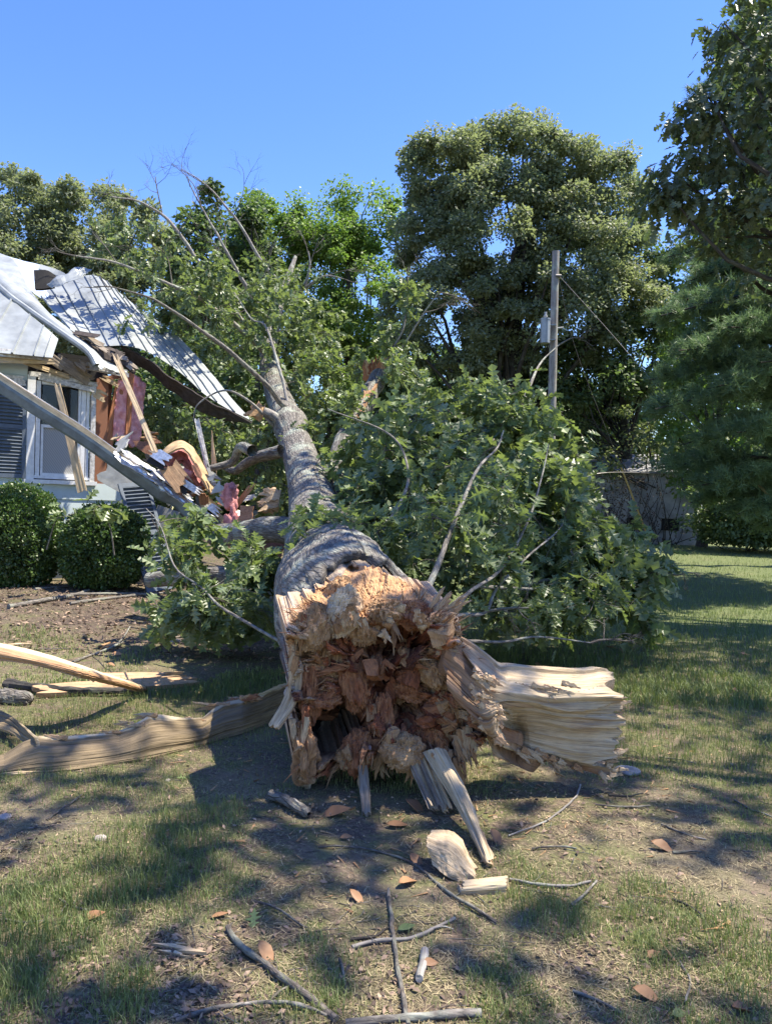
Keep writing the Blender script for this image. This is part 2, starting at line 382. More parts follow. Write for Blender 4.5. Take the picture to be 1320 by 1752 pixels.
mu = t.nodes.new('ShaderNodeMath'); mu.operation = 'MULTIPLY'; t.links.new(mr.outputs[0], mu.inputs[0]); t.links.new(mr2.outputs[0], mu.inputs[1])
lawn = ramp(t, fin, [(.3, (.045, .06, .02)), (.6, (.13, .16, .05)), (.8, (.24, .24, .10))])
lawn = mix(t, ramp(t, noise(t, v, 1.6, 5, .7), [(.5, 0.), (.68, .4)]), lawn, (.16, .15, .07))
col = mix(t, mu.outputs[0], col, lawn)
mulch = ramp(t, fin, [(.3, (.03, .022, .015)), (.55, (.10, .07, .05)), (.75, (.24, .18, .13))])
ma = t.nodes.new('ShaderNodeMapRange'); ma.inputs[1].default_value = 8.0; ma.inputs[2].default_value = 9.2; t.links.new(sx.outputs[1], ma.inputs[0])
mc = t.nodes.new('ShaderNodeMapRange'); mc.inputs[1].default_value = -.2; mc.inputs[2].default_value = -1.2; t.links.new(sx.outputs[0], mc.inputs[0])
md = t.nodes.new('ShaderNodeMath'); md.operation = 'MULTIPLY'; t.links.new(ma.outputs[0], md.inputs[0]); t.links.new(mc.outputs[0], md.inputs[1])
me_ = t.nodes.new('ShaderNodeMath'); me_.operation = 'MULTIPLY'; t.links.new(md.outputs[0], me_.inputs[0]); t.links.new(ramp(t, noise(t, v, 2.2, 5, .7), [(.38, .25), (.6, 1.)]), me_.inputs[1])
col = mix(t, me_.outputs[0], col, mulch)
t.links.new(col, b.inputs['Base Color']); b.inputs['Roughness'].default_value = .95
bump(t, b, mix(t, .5, fin, fin2), .9, .02); M['ground'] = m

# ------------------------------------------------------------------ ground
def axis(a, b, step, far, n):
    core = np.arange(a, b, step); g = np.geomspace(step, far, n)
    return np.concatenate([(a - np.cumsum(g))[::-1], core, core[-1] + np.cumsum(g)])
gx = axis(-9, 11, .12, 60, 34); gy = axis(-1, 20, .12, 60, 34)
GX, GY = np.meshgrid(gx, gy, indexing='ij')
V = np.stack([GX, GY, gz(GX, GY)], -1).reshape(-1, 3)
tag(obj('ground', V, gridF(len(gx), len(gy)), M['ground'], None, True), kind='structure')

# ------------------------------------------------------------------ leaves
def fan_leaf(half, fold=.12):
    """lobed leaf from a half outline [(x,y)...] incl. base and tip, midrib points inserted"""
    h = np.array(half); n = len(h)
    mid = np.array([[x, 0, 0] for x, y in h]); up = np.array([[x, y, abs(y) * fold] for x, y in h]); dn = up * [1, -1, 1]
    mid[:, 2] = -.05 * np.sin(np.pi * mid[:, 0]); z = -.18 * (h[:, 0] ** 2); mid[:, 2] += z; up[:, 2] += z; dn[:, 2] += z
    V = np.vstack([mid, up, dn]); Fq = []
    for i in range(n - 1):
        Fq.append([i, i + 1, n + i + 1, n + i]); Fq.append([i, 2 * n + i, 2 * n + i + 1, i + 1])
    Tt = []
    for a, b_, c, d in Fq: Tt += [[a, b_, c], [a, c, d]]
    return V, np.array(Tt)
LOBED = fan_leaf([(0, .01), (.12, .03), (.2, .06), (.27, .25), (.34, .08), (.42, .10), (.50, .40), (.56, .33), (.58, .10), (.68, .10), (.80, .34), (.82, .12), (.90, .13), (1, .01)])
LOBED2 = fan_leaf([(0, .01), (.2, .05), (.30, .28), (.36, .08), (.55, .40), (.60, .10), (.80, .30), (.84, .10), (1, .01)])
LOBED3 = fan_leaf([(0, .01), (.26, .26), (.36, .08), (.56, .40), (.64, .12), (.82, .30), (1, .01)])
OVAL = fan_leaf([(0, .01), (.15, .14), (.4, .24), (.65, .21), (.85, .11), (1, .01)], .35)
LITT = (np.array([[0, 0, 0], [.5, .22, .12], [.5, -.22, .08], [1, 0, -.02]]), np.array([[0, 2, 1], [1, 2, 3]]))
RHOMB = (np.array([[0, 0, 0], [.5, .3, .08], [.5, -.3, .08], [1, 0, 0]]), np.array([[0, 2, 1], [1, 2, 3]]))
def scatter(tpl, pos, dirs, ups, size, tint):
    """instances joined in one mesh: x axis along dirs"""
    Vt, Ft = tpl; n = len(pos); k = len(Vt)
    x = nrm(dirs); z = nrm(ups - x * (ups * x).sum(1, keepdims=True)); y = np.cross(z, x)
    S = np.broadcast_to(np.asarray(size, float), (n,))[:, None, None]
    V = pos[:, None] + S * (Vt[None, :, :1] * x[:, None] + Vt[None, :, 1:2] * y[:, None] + Vt[None, :, 2:] * z[:, None])
    Fa = (Ft[None] + (np.arange(n) * k)[:, None, None]).reshape(-1, Ft.shape[1])
    return V.reshape(-1, 3), Fa, np.repeat(tint, k)

def crown_clumps(blobs, rs, rc, dens, dz=1.):
    """blobs: (centre, rx, ry, rz) world ellipsoids -> clump centres on/in them"""
    out = []
    for c, rx, ry, rz in blobs:
        n = max(6, int(dens * (rx * rz + rx * ry + ry * rz) / (rc * rc)))
        u = nrm(rs.randn(n, 3)); rr = .55 + .45 * rs.rand(n) ** .5
        out.append(np.asarray(c) + u * rr[:, None] * np.array([rx, ry, rz]))
    return np.vstack(out)
def tree(name, label, blobs, base, mat, lsize, dens=1.1, rc=.75, nl=60, trunk_r=.3, seed=1, bark='darkbark', tpl=RHOMB, cat='tree', group=None, limbs=26, droop=.3, tintbias=0., lean_top=None):
    rs = np.random.RandomState(seed)
    t_ = empty(name, label, cat, group, tuple(base)); inv = -np.asarray(base, float)
    cl = crown_clumps(blobs, rs, rc, dens)
    cen = np.average([b_[0] for b_ in blobs], axis=0, weights=[b_[1] * b_[3] for b_ in blobs])
    n = len(cl) * nl; ci = np.repeat(np.arange(len(cl)), nl)
    u = nrm(rs.randn(n, 3)); rr = rs.rand(n) ** .45
    crad = rc * (.45 + 1.0 * rs.rand(len(cl)))
    off = u * (rr * crad[ci])[:, None] * np.array([1, 1, .62]); off[:, 2] -= .25 * np.hypot(off[:, 0], off[:, 1])
    pos = cl[ci] + off; keep = pos[:, 2] > base[2] + .2; pos = pos[keep]; u = u[keep]; ci = ci[keep]; n = len(pos)
    d = nrm(u * [1, 1, .4] + rs.randn(n, 3) * .6 - [0, 0, droop]); up = nrm(rs.randn(n, 3) * .55 + [0, 0, 1.] + u * .5)
    tint = np.clip(rs.rand(n) * .6 + .25 * rs.rand(len(cl))[ci] + tintbias, 0, 1)
    V, Fa, ti = scatter(tpl, pos + inv, d, up, lsize * (.65 + .7 * rs.rand(n)), tint)
    obj('crown', V, Fa, mat, t_, False, {'tint': ti})
    mb = MB(); top = cen if lean_top is None else np.asarray(lean_top)
    P = spline([base, base * .62 + top * .38 + [rs.randn() * .3, 0, 0], base * .25 + top * .75, top + [0, 0, (cl[:, 2].max() - top[2]) * .5]], 14) + inv
    r = np.linspace(1.25, .25, 14) * trunk_r; r[0] *= 1.25
    a, f, fc = tube(P, r, 9); mb.add(a, f, fc=fc)
    for i in rs.choice(len(cl), min(limbs, len(cl)), replace=False):
        e = cl[i] + inv; k = int(np.clip(3 + 8 * (e[2] - P[0][2]) / max(1, (cl[:, 2].max() + inv[2])) - 2, 2, 11)); s = P[k]
        m1 = s * .6 + e * .4 + rs.randn(3) * .3 + [0, 0, -.3]; m2 = s * .25 + e * .75 + rs.randn(3) * .3
        a, f, fc = tube(spline([s, m1, m2, e], 8), np.linspace(r[k] * .30, .015, 8), 5); mb.add(a, f, fc=fc)
    mb.build('trunk', M[bark], t_, True)
    return t_
def bl(px, py, d, rpx, rpy, ry=None):
    k = d / F; return (at(px, py, d), rpx * k, (ry if ry else rpx * k), rpy * k)
def onground(px, d):
    p = at(px, 900, d); return np.array([p[0], p[1], float(gz(p[0], p[1]))])

# ------------------------------------------------------------------ background trees
GB = 'trees beyond the yard'
tree('oak_tree', 'dark leafy tree far left, behind the metal roof', [bl(50, 400, 35, 110, 105), bl(150, 395, 35, 80, 95), bl(-90, 430, 35, 90, 110), bl(80, 520, 35, 150, 130)], onground(60, 35), M['lf_oak'], .165, 1.3, .65, 300, .35, 11, group=GB)
tree('oak_tree', 'rounded dark tree right of the far left one, rising behind the roof peak', [bl(235, 410, 33, 62, 78), bl(240, 520, 33, 90, 100), bl(180, 600, 33, 90, 90)], onground(235, 33), M['lf_oak'], .165, 1.3, .62, 290, .28, 12, group=GB)
tree('slender_tree', 'slim dark tree whose narrow top stands alone against the sky', [bl(348, 350, 31, 36, 44), bl(340, 430, 31, 42, 60), bl(345, 520, 31, 70, 90)], onground(345, 31), M['lf_dark'], .23, 1.7, .6, 110, .16, 13, group=GB, tintbias=.1)
tree('maple_tree', 'bright green maple at left of the middle pair, behind the fallen crown', [bl(455, 400, 37, 62, 72), bl(490, 500, 37, 110, 130), bl(420, 480, 37, 60, 100)], onground(470, 37), M['lf_maple'], .165, 1.25, .7, 270, .28, 14, group=GB, tintbias=.12)
tree('maple_tree', 'tallest bright yellow-green maple, touching the big oak', [bl(560, 385, 36, 70, 70), bl(630, 385, 36, 55, 75), bl(590, 500, 36, 120, 130), bl(600, 640, 36, 140, 100)], onground(590, 36), M['lf_maple'], .165, 1.25, .7, 270, .3, 15, group=GB, tintbias=.2)
tree('small_tree', 'small dark treetop poking up just left of the bright maples', [bl(428, 365, 34, 24, 32), bl(430, 440, 34, 45, 60)], onground(430, 34), M['lf_dark'], .23, 1.7, .6, 110, .14, 16, group=GB)
tree('big_oak_tree', 'huge grey-green oak with broad domed crown behind the utility pole',
     [bl(775, 300, 30, 78, 75), bl(880, 270, 30, 95, 72), bl(975, 275, 30, 50, 70), bl(1040, 330, 30, 75, 75), bl(740, 400, 30, 70, 95), bl(850, 400, 30, 120, 120), bl(990, 420, 30, 120, 110), bl(780, 540, 30, 120, 100), bl(930, 540, 30, 140, 90), bl(1070, 470, 30, 62, 90), bl(720, 260, 30, 26, 22)],
     onground(845, 30), M['lf_oak'], .145, 1.45, .60, 340, .48, 17, group=GB, limbs=48, tintbias=.12)
tree('dark_tree', 'dark round-topped tree between the big oak and the right edge pines', [bl(1110, 470, 31, 40, 60), bl(1150, 440, 31, 30, 60), bl(1165, 540, 31, 40, 60), bl(1080, 590, 31, 80, 80), bl(1010, 660, 31, 110, 90)], onground(1060, 31), M['lf_dark'], .19, 1.3, .65, 190, .25, 18, group=GB)
tree('slender_tree', 'slim bright green tree lit from behind, left of the tall pine', [bl(1200, 470, 27, 34, 70), bl(1190, 590, 27, 50, 90), bl(1230, 400, 27, 40, 60), bl(1190, 720, 27, 60, 80), bl(1270, 560, 27, 60, 110), bl(1300, 720, 27, 60, 90), bl(1250, 820, 27, 90, 50)], onground(1200, 27), M['lf_maple'], .19, 1.6, .65, 110, .14, 19, group=GB)
tree('understory_tree', 'dark low tree filling the gap under the big oak', [bl(760, 680, 34, 140, 90), bl(900, 690, 34, 140, 90), bl(660, 740, 34, 120, 100)], onground(800, 34), M['lf_dark'], .28, 1.6, .85, 110, .2, 20, group=GB)
tree('hemlock_tree', 'pale yellowish small tree over the white shed roof', [bl(1060, 745, 29, 90, 45), bl(1130, 770, 29, 80, 40), bl(1010, 800, 29, 50, 40), bl(1200, 790, 29, 60, 50)], onground(1165, 31.5), M['lf_pale'], .15, .9, .6, 75, .1, 21, group=GB)
tree('thicket_bush', 'dense dark thicket at the lawn edge, right of the white shed', [bl(1240, 860, 24, 50, 70), bl(1310, 830, 24, 60, 100), bl(1370, 800, 24, 70, 130), bl(1275, 905, 25, 100, 35), bl(1350, 910, 24, 70, 35)], onground(1290, 25), M['lf_dark'], .13, 2.2, .5, 150, .06, 22, cat='bush', tintbias=.2)
tree('young_tree', 'leafy dark tree behind the broken house end', [bl(330, 700, 24, 110, 110), bl(400, 640, 24, 90, 90), bl(250, 700, 24, 80, 90)], onground(330, 24), M['lf_dark'], .19, 1.5, .65, 110, .14, 23, group=GB, tintbias=.15)
# far woods: a leafy mass nobody can count
rs = np.random.RandomState(5); mb = MB(); n = 120000
ang = rs.uniform(-.75, .75, n); dist = rs.uniform(44, 54, n); hh = 9.5 + 2.5 * vn(np.c_[ang * 14, ang * 0], 3) + 1.5 * vn(np.c_[ang * 40, ang * 0], 4)
zz = rs.rand(n) * hh
pos = np.c_[np.sin(ang) * dist, np.cos(ang) * dist, zz]; k = vn(pos * .6, 9) > -.25; pos = pos[k]; n = len(pos)
V, Fa, ti = scatter(RHOMB, pos, rs.randn(n, 3), rs.randn(n, 3) * .5 + [0, -.3, 1], .55 * (.6 + .7 * rs.rand(n)), rs.rand(n))
mb.add(V, Fa, tint=ti)
tag(mb.build('far_woods', M['lf_dark']), 'far dark woods behind the yard trees, seen as one leafy mass', 'woods', kind='stuff')

# pine on the right: long sweeping boughs of soft needles
def pine(name, label, base, H, boughs, seed, tuft=.17, nn=17, tr=.24):
    rs = np.random.RandomState(seed); t_ = empty(name, label, 'tree', None, tuple(base)); inv = -np.asarray(base)
    mb = MB(); P = spline([base, base + [.1, 0, H * .5], base + [0, .1, H]], 16); r = np.linspace(tr, .04, 16)
    a, f, fc = tube(P + inv, r, 9); mb.add(a, f, fc=fc); tp = []; td = []
    for (z0, end, spread, nsub) in boughs:
        s = base + np.array([0, 0, z0]); e = np.asarray(end, float)
        Q = spline([s, s * .5 + e * .5 + [0, 0, .25], e], 10); a, f, fc = tube(Q + inv, np.linspace(.05, .012, 10), 5); mb.add(a, f, fc=fc)
        dirn = nrm(e - s); side = nrm(np.cross(dirn, [0, 0, 1.]))
        for _ in range(nsub):
            u = rs.uniform(.18, 1.); q = Q[int(u * 9)]; ln = spread * (1.15 - u * .75) * rs.uniform(.5, 1.)
            sg = rs.choice([-1, 1]); e2 = q + side * sg * ln + dirn * ln * .7 + np.array([0, 0, rs.uniform(-.25, .3) * ln])
            a, f, fc = tube(np.array([q, (q + e2) / 2 + rs.randn(3) * .04, e2]) + inv, [.012, .008, .004], 3); mb.add(a, f, fc=fc)
            m_ = int(6 + 11 * ln)
            for w_ in rs.uniform(.15, 1.05, m_):
                tp.append(q + (e2 - q) * w_ + rs.randn(3) * .09); td.append(nrm(e2 - q))
    mb.build('trunk', M['darkbark'], t_, True)
    tp = np.array(tp); td = np.array(td); n = len(tp) * nn; ci = np.repeat(np.arange(len(tp)), nn)
    d = nrm(td[ci] * .8 + rs.randn(n, 3) * .75 + [0, 0, .15]); L = tuft * rs.uniform(.7, 1.2, n); s = nrm(np.cross(d, rs.randn(n, 3))) * .0082
    p = tp[ci] + rs.randn(n, 3) * .02 + inv
    V = np.stack([p - s, p + s, p + d * L[:, None]], 1).reshape(-1, 3); Fa = np.arange(n * 3).reshape(-1, 3)
    obj('crown', V, Fa, M['needle'], t_, False, {'tint': np.repeat(np.clip(rs.rand(n) * .5 + .4 * rs.rand(len(tp))[ci], 0, 1), 3)})
    return t_
pb = onground(1440, 16); B_ = []
rs = np.random.RandomState(3)
for py, x0, d in [(480, 1180, 17), (540, 1130, 16), (600, 1160, 15), (650, 1110, 16), (700, 1120, 15), (760, 1170, 15), (800, 1130, 16), (830, 1200, 15), (560, 1250, 14), (660, 1230, 14), (740, 1260, 14), (880, 1260, 15), (420, 1240, 17), (620, 1300, 13.5), (500, 1320, 14), (350, 1290, 16), (700, 1330, 19), (820, 1300, 18), (610, 1200, 19), (520, 1210, 20), (450, 1200, 18), (400, 1260, 18), (430, 1310, 17), (380, 1330, 17), (580, 1170, 18), (900, 1320, 16), (860, 1180, 17)]:
    e = at(x0, py, d); B_.append((max(.8, e[2] + rs.uniform(-.2, .6)), e, 1.25, 44))
pine('pine_tree', 'tall soft-needled pine sweeping in from the right edge', pb, 13., B_, 4)

B2 = []
for py, x0, d in [(30, 1255, 21), (90, 1215, 21), (150, 1195, 20), (215, 1170, 20), (270, 1205, 20), (330, 1150, 20), (390, 1175, 20), (440, 1140, 21), (60, 1300, 20), (130, 1290, 19), (200, 1300, 19), (280, 1290, 19), (360, 1290, 19), (520, 1150, 22), (600, 1140, 22)]:
    e = at(x0, py, d); B2.append((max(.8, e[2] + rs.uniform(-.3, .5)), e, 1.3, 44))
pine('pine_tree', 'taller pine standing behind the right-edge pine and the drooping oak leaves', onground(1400, 20.5), 17.5, B2, 9)

# overhanging oak on the right (its trunk stands outside the frame, its crown shades the lawn)
def blw(x, y, z, rx, ry, rz): return (np.array([x, y, z], float), rx, ry, rz)
tree('overhanging_oak_tree', 'oak with large drooping shaded leaves hanging into the top right corner',
     [bl(1230, 230, 12.5, 55, 60, .8), bl(1290, 120, 12.5, 60, 110, 1.0), bl(1190, 300, 12.5, 55, 45, .7), bl(1260, 350, 13, 75, 70, .8), bl(1330, 260, 12, 70, 150, 1.), bl(1190, 190, 12.5, 26, 22, .5), bl(1400, 180, 12, 90, 190, 1.2), bl(1275, 30, 12.5, 35, 40, .6), bl(1260, 430, 13, 60, 40, .7), bl(1330, 430, 13, 60, 60, .8), bl(1150, 330, 12.6, 22, 22, .4),
      blw(9.5, 10, 10.5, 2.2, 2.2, 2.6)],
     np.array([11., 11.0, float(gz(11., 11.))]), M['lf_over'], .19, 1.25, .5, 36, .3, 31, tpl=LOBED3, droop=.8, limbs=60)
# shade trees standing behind and to the right of the camera
SH = [blw(4.4, 7.2, 9.8, 1.7, 1.7, 1.1), blw(6.6, 6.0, 10, 1.8, 1.8, 1.3), blw(3.0, 5.3, 9.0, 1.4, 1.4, .9), blw(6.4, 9.4, 11., 1.7, 1.7, 1.1), blw(2.4, 3.0, 8.8, 1.3, 1.3, .9), blw(8.8, 8.6, 10.8, 2, 2, 1.3), blw(5.2, 3.4, 9.5, 1.6, 1.6, 1.2), blw(9.2, 5., 10, 2, 2, 1.5), blw(4.2, .8, 9.4, 1.4, 1.4, 1.1), blw(4.0, 10.4, 11.4, 1.5, 1.5, .9), blw(7.6, 1.6, 9.4, 1.5, 1.5, 1.1)]
tree('shade_oak_tree', 'tall oak just outside the right of the frame, shading the foreground', SH, np.array([6.8, 2.9, 0.]), M['lf_over'], .20, .9, .5, 23, .16, 32, tpl=LOBED3, limbs=10)
#MARK_A
# ------------------------------------------------------------------ utility pole
pbs = onground(938, 25); ptop = at(950, 430, 25)
po = empty('utility_pole', 'grey weathered wooden utility pole standing before the big oak', 'utility pole', None, tuple(pbs))
P = np.linspace(pbs - [0, 0, .3], ptop, 14) - pbs; a, f, fc = tube(P, np.linspace(.155, .115, 14), 14)
mb = MB().add(a, f, fc=fc); mb.add(a, capfan(13 * 14, 14)[:, ::-1], fc=fc); mb.build('shaft', M['pole'], po, True)
tc = at(932, 567, 24.75) - pbs
def cyl(mb, p0, p1, r, k=14, **kw):
    rr = np.broadcast_to(r, (2,)); V, Fq, fc = tube(np.array([p0, p1]), rr, k); mb.add(V, Fq, **kw); mb.add(V, capfan(0, k), **kw); mb.add(V, capfan(k, k, True), **kw)
tr_ = MB(); cyl(tr_, tc - [0, 0, .38], tc + [0, 0, .36], .155); tro = tr_.build('transformer_can', M['steel'], po, False)
mb = MB(); cyl(mb, tc + [0, 0, .36], tc + [0, 0, .41], .165); mb.build('lid', M['steel'], tro)
mb = MB(); cyl(mb, tc + [0, 0, .41], tc + [0, 0, .62], .04); cyl(mb, tc + [0, 0, .47], tc + [0, 0, .50], .07); mb.build('bushing', M['shedw'], tro)
mb = MB(); mb.add(*box(tc + [.2, 0.05, .22], [.14, 0, 0], [0, .05, 0], [0, 0, .02])); mb.add(*box(tc + [.2, .05, -.25], [.14, 0, 0], [0, .05, 0], [0, 0, .02])); mb.build('bracket', M['steel'], po)
mb = MB(); s_ = at(957, 562, 25) - pbs; cyl(mb, s_ - [.14, 0, 0], s_ + [.12, 0, 0.03], .03); mb.build('insulator', M['steel'], po)
mb = MB(); s_ = at(955, 472, 24.9) - pbs; cyl(mb, s_ - [.1, 0, 0], s_ + [.08, 0, 0], .05); mb.build('clamp', M['wire'], po)
pts = [at(956, 472, 24.9), at(1040, 565, 22.5), at(1150, 690, 19.5), at(1302, 835, 15.5)]
a, f, fc = tube(spline(pts, 20), .006, 4); g = tag(obj('guy_wire', a, f, M['wire']), 'thin guy wire slanting from the pole top down to the right edge', 'wire')
pts = [at(1298, 831, 15.6), at(1370, 903, 13.6)]
mb = MB(); cyl(mb, pts[0], pts[1], .028, 8); tag(mb.build('guy_wire_guard', M['yellow']), 'yellow plastic guard on the guy wire at the right edge', 'wire guard')
a, f, fc = tube(spline([at(956, 480, 25), at(985, 600, 25.5), at(1062, 800, 26)], 14), .005, 4)
tag(obj('guy_wire', a, f, M['wire']), 'second faint guy wire dropping from the pole towards the white shed', 'wire')
mb = MB(); cyl(mb, at(1062, 800, 26), at(1112, 930, 26), .032, 8); tag(mb.build('guy_wire_guard', M['yellow']), 'leaning yellow guy wire guard standing in front of the white shed', 'wire guard')
a, f, fc = tube(spline([at(1005, 812, 23), at(1060, 808, 24), at(1160, 812, 28)], 10), .012, 4)
tag(obj('fallen_wire', a, f, M['wire']), 'pale slack wire hanging across above the white shed wall', 'wire')

# ------------------------------------------------------------------ white shed at the back right
sh = empty('shed', 'low dirty-white clapboard outbuilding overgrown with vines, back right', 'shed')
s0 = onground(925, 31); s1 = onground(1190, 28.5); dv = nrm(s1 - s0); nv_ = nrm(np.cross(dv, [0, 0, 1.])); LS = np.linalg.norm(s1 - s0)
if nv_[1] > 0: nv_ = -nv_
hgt = 2.75; mb = MB(); ctr = (s0 + s1) / 2
mb.add(*box(ctr + [0, 0, hgt / 2] - nv_ * 1.6, dv * LS / 2, nv_ * 1.57, [0, 0, hgt / 2])); mb.build('wall', M['shedw'], sh)
for i in range(15):
    z0 = .55 + i * .148
    for a0, a1 in ([(0, LS)] if z0 > .95 or z0 < .3 else [(0, LS - 2.5), (LS - 1.95, LS - 1.25), (LS - .55, LS)]):
        c = s0 + dv * (a0 + a1) / 2 + nv_ * .02 + [0, 0, z0 + .07]
        obj('clapboard', *box(c, dv * (a1 - a0) / 2, nv_ * .008 + np.array([0, 0, .0]), np.array([0, 0, .078]) - nv_ * .010), M['shedw'], sh)
for a0, a1 in ((LS - 2.5, LS - 1.95), (LS - 1.25, LS - .55)):
    obj('crawl_opening_shade', *box(s0 + dv * (a0 + a1) / 2 + nv_ * .005 + [0, 0, .75], dv * (a1 - a0) / 2, nv_ * .012, [0, 0, .22]), M['dark'], sh)  # solid near-black panel, the shade of the opening painted on
    for q in (a0, a1): obj('opening_frame', *box(s0 + dv * q + nv_ * .03 + [0, 0, .75], dv * .03, nv_ * .02, [0, 0, .28]), M['shedw'], sh)
obj('corner_board', *box(s1 + nv_ * .03 + [0, 0, hgt / 2], dv * .05, nv_ * .03, [0, 0, hgt / 2]), M['shedw'], sh)
for i in range(2):
    pass
rt = MB(); rt.add(*box(ctr + [0, 0, hgt + .35] - nv_ * .8, dv * (LS / 2 + .25), nrm(nv_ * 1. - [0, 0, .38]) * 1.15, np.array([0, 0, .03]))); rt.build('roof', M['rooftop'], sh)
rs = np.random.RandomState(8); mb = MB()
for i in range(60):
    x = rs.uniform(1.2, LS - .6); b0 = s0 + dv * x + nv_ * rs.uniform(.1, .5); e = b0 + dv * rs.randn() * .7 + [0, 0, rs.uniform(.8, 3.2)] + nv_ * rs.uniform(-.1, .4)
    a, f, fc = tube(spline([b0, (b0 + e) / 2 + rs.randn(3) * .25, e], 7), np.linspace(.022, .006, 7), 4); mb.add(a, f, fc=fc)
vb = empty('dead_vine', 'tangle of dark dead vines climbing the white shed wall', 'vine'); mb.build('stem', M['darkbark'], vb)
n = 1300; x = rs.normal(LS * .55, LS * .13, n); pos = s0 + dv * x[:, None] + nv_ * rs.uniform(.08, .6, n)[:, None] + np.c_[np.zeros((n, 2)), rs.rand(n) ** 1.2 * 2.6]
V, Fa, ti = scatter(RHOMB, pos, rs.randn(n, 3), rs.randn(n, 3), .09, rs.rand(n) * .5); obj('foliage', V, Fa, M['litter'], vb, False, {'tint': ti})

# ------------------------------------------------------------------ house with the collapsed end
HA = at(-2, 861, 13.0); HA[2] = 0; HD = np.array([math.cos(rad(38)), math.sin(rad(38)), 0]); HN = np.array([HD[1], -HD[0], 0]); HZ = np.array([0, 0, 1.])
def hw(t_, z, o=0.): return HA + HD * t_ + HN * o + HZ * z
def hbox(t0, t1, z0, z1, o0, o1): return box(hw((t0 + t1) / 2, (z0 + z1) / 2, (o0 + o1) / 2), HD * (t1 - t0) / 2, HN * (o1 - o0) / 2, HZ * (z1 - z0) / 2)
def hpx(px, py):      # point of the wall plane under a pixel -> (t, z)
    r = at(px, py, 1.) - CAM; k = (HA - CAM).dot(HN) / r.dot(HN); p = CAM + r * k; return (p - HA).dot(HD), p[2]
hs = empty('house', 'pale blue house with metal roof, its right end smashed by the fallen oak', 'house', None, tuple(HA))
hs.location = (0, 0, 0)
tw0, zt = hpx(47, 648); tw1, _ = hpx(166, 650); _, zs = hpx(105, 822); tend, _ = hpx(222, 880); zt = hpx(105, 648)[1]; zbot = hpx(105, 938)[1]; tstud = tend + .28
EX = 0.30; nb = int(math.ceil((zs - .03 - zbot) / EX))
for i in range(nb):
    z1 = zs - .03 - i * EX; z0 = max(z1 - EX, zbot - .05); te = tend + (.02, .18, -.1, .25, .1, 0)[i % 6]
    c = hw((te - 4) / 2, (z0 + z1) / 2, 0); V, Fb = box(c, HD * (te + 4) / 2, HN * .006, HZ * (z1 - z0) / 2 + HN * .0); V[[0, 1, 2, 3]] += HN * .018
    o = obj('siding_board', V, Fb, M['siding'], hs)
zz = zs - .03
while zz < zt + .25:                                                       # boards left of the window, behind the shutter
    V, Fb = box(hw((tw0 - 4.) / 2, zz + EX / 2, 0), HD * (tw0 + 4.) / 2, HN * .006, HZ * EX / 2); V[[0, 1, 2, 3]] += HN * .018; obj('siding_board', V, Fb, M['siding'], hs); zz += EX
obj('foundation', *hbox(-4, tend + .1, 0, zbot - .03, -.25, -.015), M['found'], hs)
obj('sheathing', *hbox(tw1 + .03, hpx(188, 700)[0], zs - .6, zt + .1, -.16, -.10), M['osb'], hs)
mb = MB(); mb.add(*hbox(-4, tend - .1, zbot, zt + .7, -3.0, -2.9)); mb.add(*hbox(-4, tend - .1, zbot - .1, zbot, -3, -.05)); mb.add(*hbox(-4, tend - .1, zt + .45, zt + .52, -3, -.35)); mb.build('room_shell', M['dark'], hs)  # real room shape, its unlit interior painted near-black
mb = MB(); mb.add(*hbox(-4, tw0, zbot, zs - .05, -.14, -.03)); mb.add(*hbox(tw0, tend, zbot, zs - .05, -.14, -.03)); mb.add(*hbox(-4, tw0, zs, zt + .3, -.14, -.03)); mb.build('inner_wall', M['sheetrock'], hs)
# window
wn = obj('window', *hbox(tw0 + .10, tw1 - .10, zs + .02, zs + .07, -.08, .03), M['white'], hs)
def trim(name, *a, mat='white', par=wn): return obj(name, *hbox(*a), M[mat], par)
trim('casing', tw0, tw0 + .13, zs, zt, -.02, .045); trim('casing', tw0 + .15, tw0 + .22, zs + .05, zt - .08, -.03, .02)
trim('casing', tw1 - .10, tw1 - .02, zs, zt - .02, -.02, .05, mat='oldwhite'); trim('casing', tw1 - .26, tw1 - .18, zs + .03, zt - .12, -.05, .0); trim('casing', tw1 - .17, tw1 - .12, zs + .03, zt - .1, -.06, .01)
trim('sill', tw0 - .03, tw1 + .02, zs - .07, zs, -.04, .08); trim('head', tw0 + .02, tw1 - .3, zt - .02, zt + .06, -.03, .06, mat='oldwhite')
plank('head', hw(tw0 + .16, zt - .02, .06), hw(tw1 - .03, zt - .15, .09), .09, .03, M['oldwhite'], None, HN, jag0=.01, jag1=.02).parent = wn
plank('head', hw(tw0 + .3, zt + .03, .05), hw(tw1, zt - .04, .07), .07, .03, M['oldwhite'], None, HN, jag0=.03, jag1=.02).parent = wn
zm = zs + (zt - zs) * .52
trim('sash', tw0 + .24, tw1 - .27, zm - .02, zm + .03, -.04, .01); trim('sash', tw0 + .24, tw0 + .28, zs + .07, zm - .02, -.04, .0); trim('sash', tw1 - .31, tw1 - .27, zs + .07, zt - .12, -.045, 0.005)
trim('sash', tw0 + .24, tw1 - .3, zs + .07, zs + .12, -.045, .004); trim('sash', tw0 + .24, tw1 - .3, zt - .13, zt - .08, -.045, .004)
obj('screen', *hbox(tw0 + .28, tw1 - .36, zs + .12, zm - .02, -.030, -.026), M['screen'], wn)
obj('pane', *hbox(tw0 + .26, tw1 - .31, zm + .03, zt - .13, -.036, -.031), M['glass'], wn)
V = np.array([hw(tw0 + .26, zm + .04, -.06), hw(tw0 + .6, zm + .04, -.06), hw(tw0 + .30, zt - .3, -.06), hw(tw0 + .26, zt - .3, -.06)]); V = np.vstack([V, V - HN * .004])
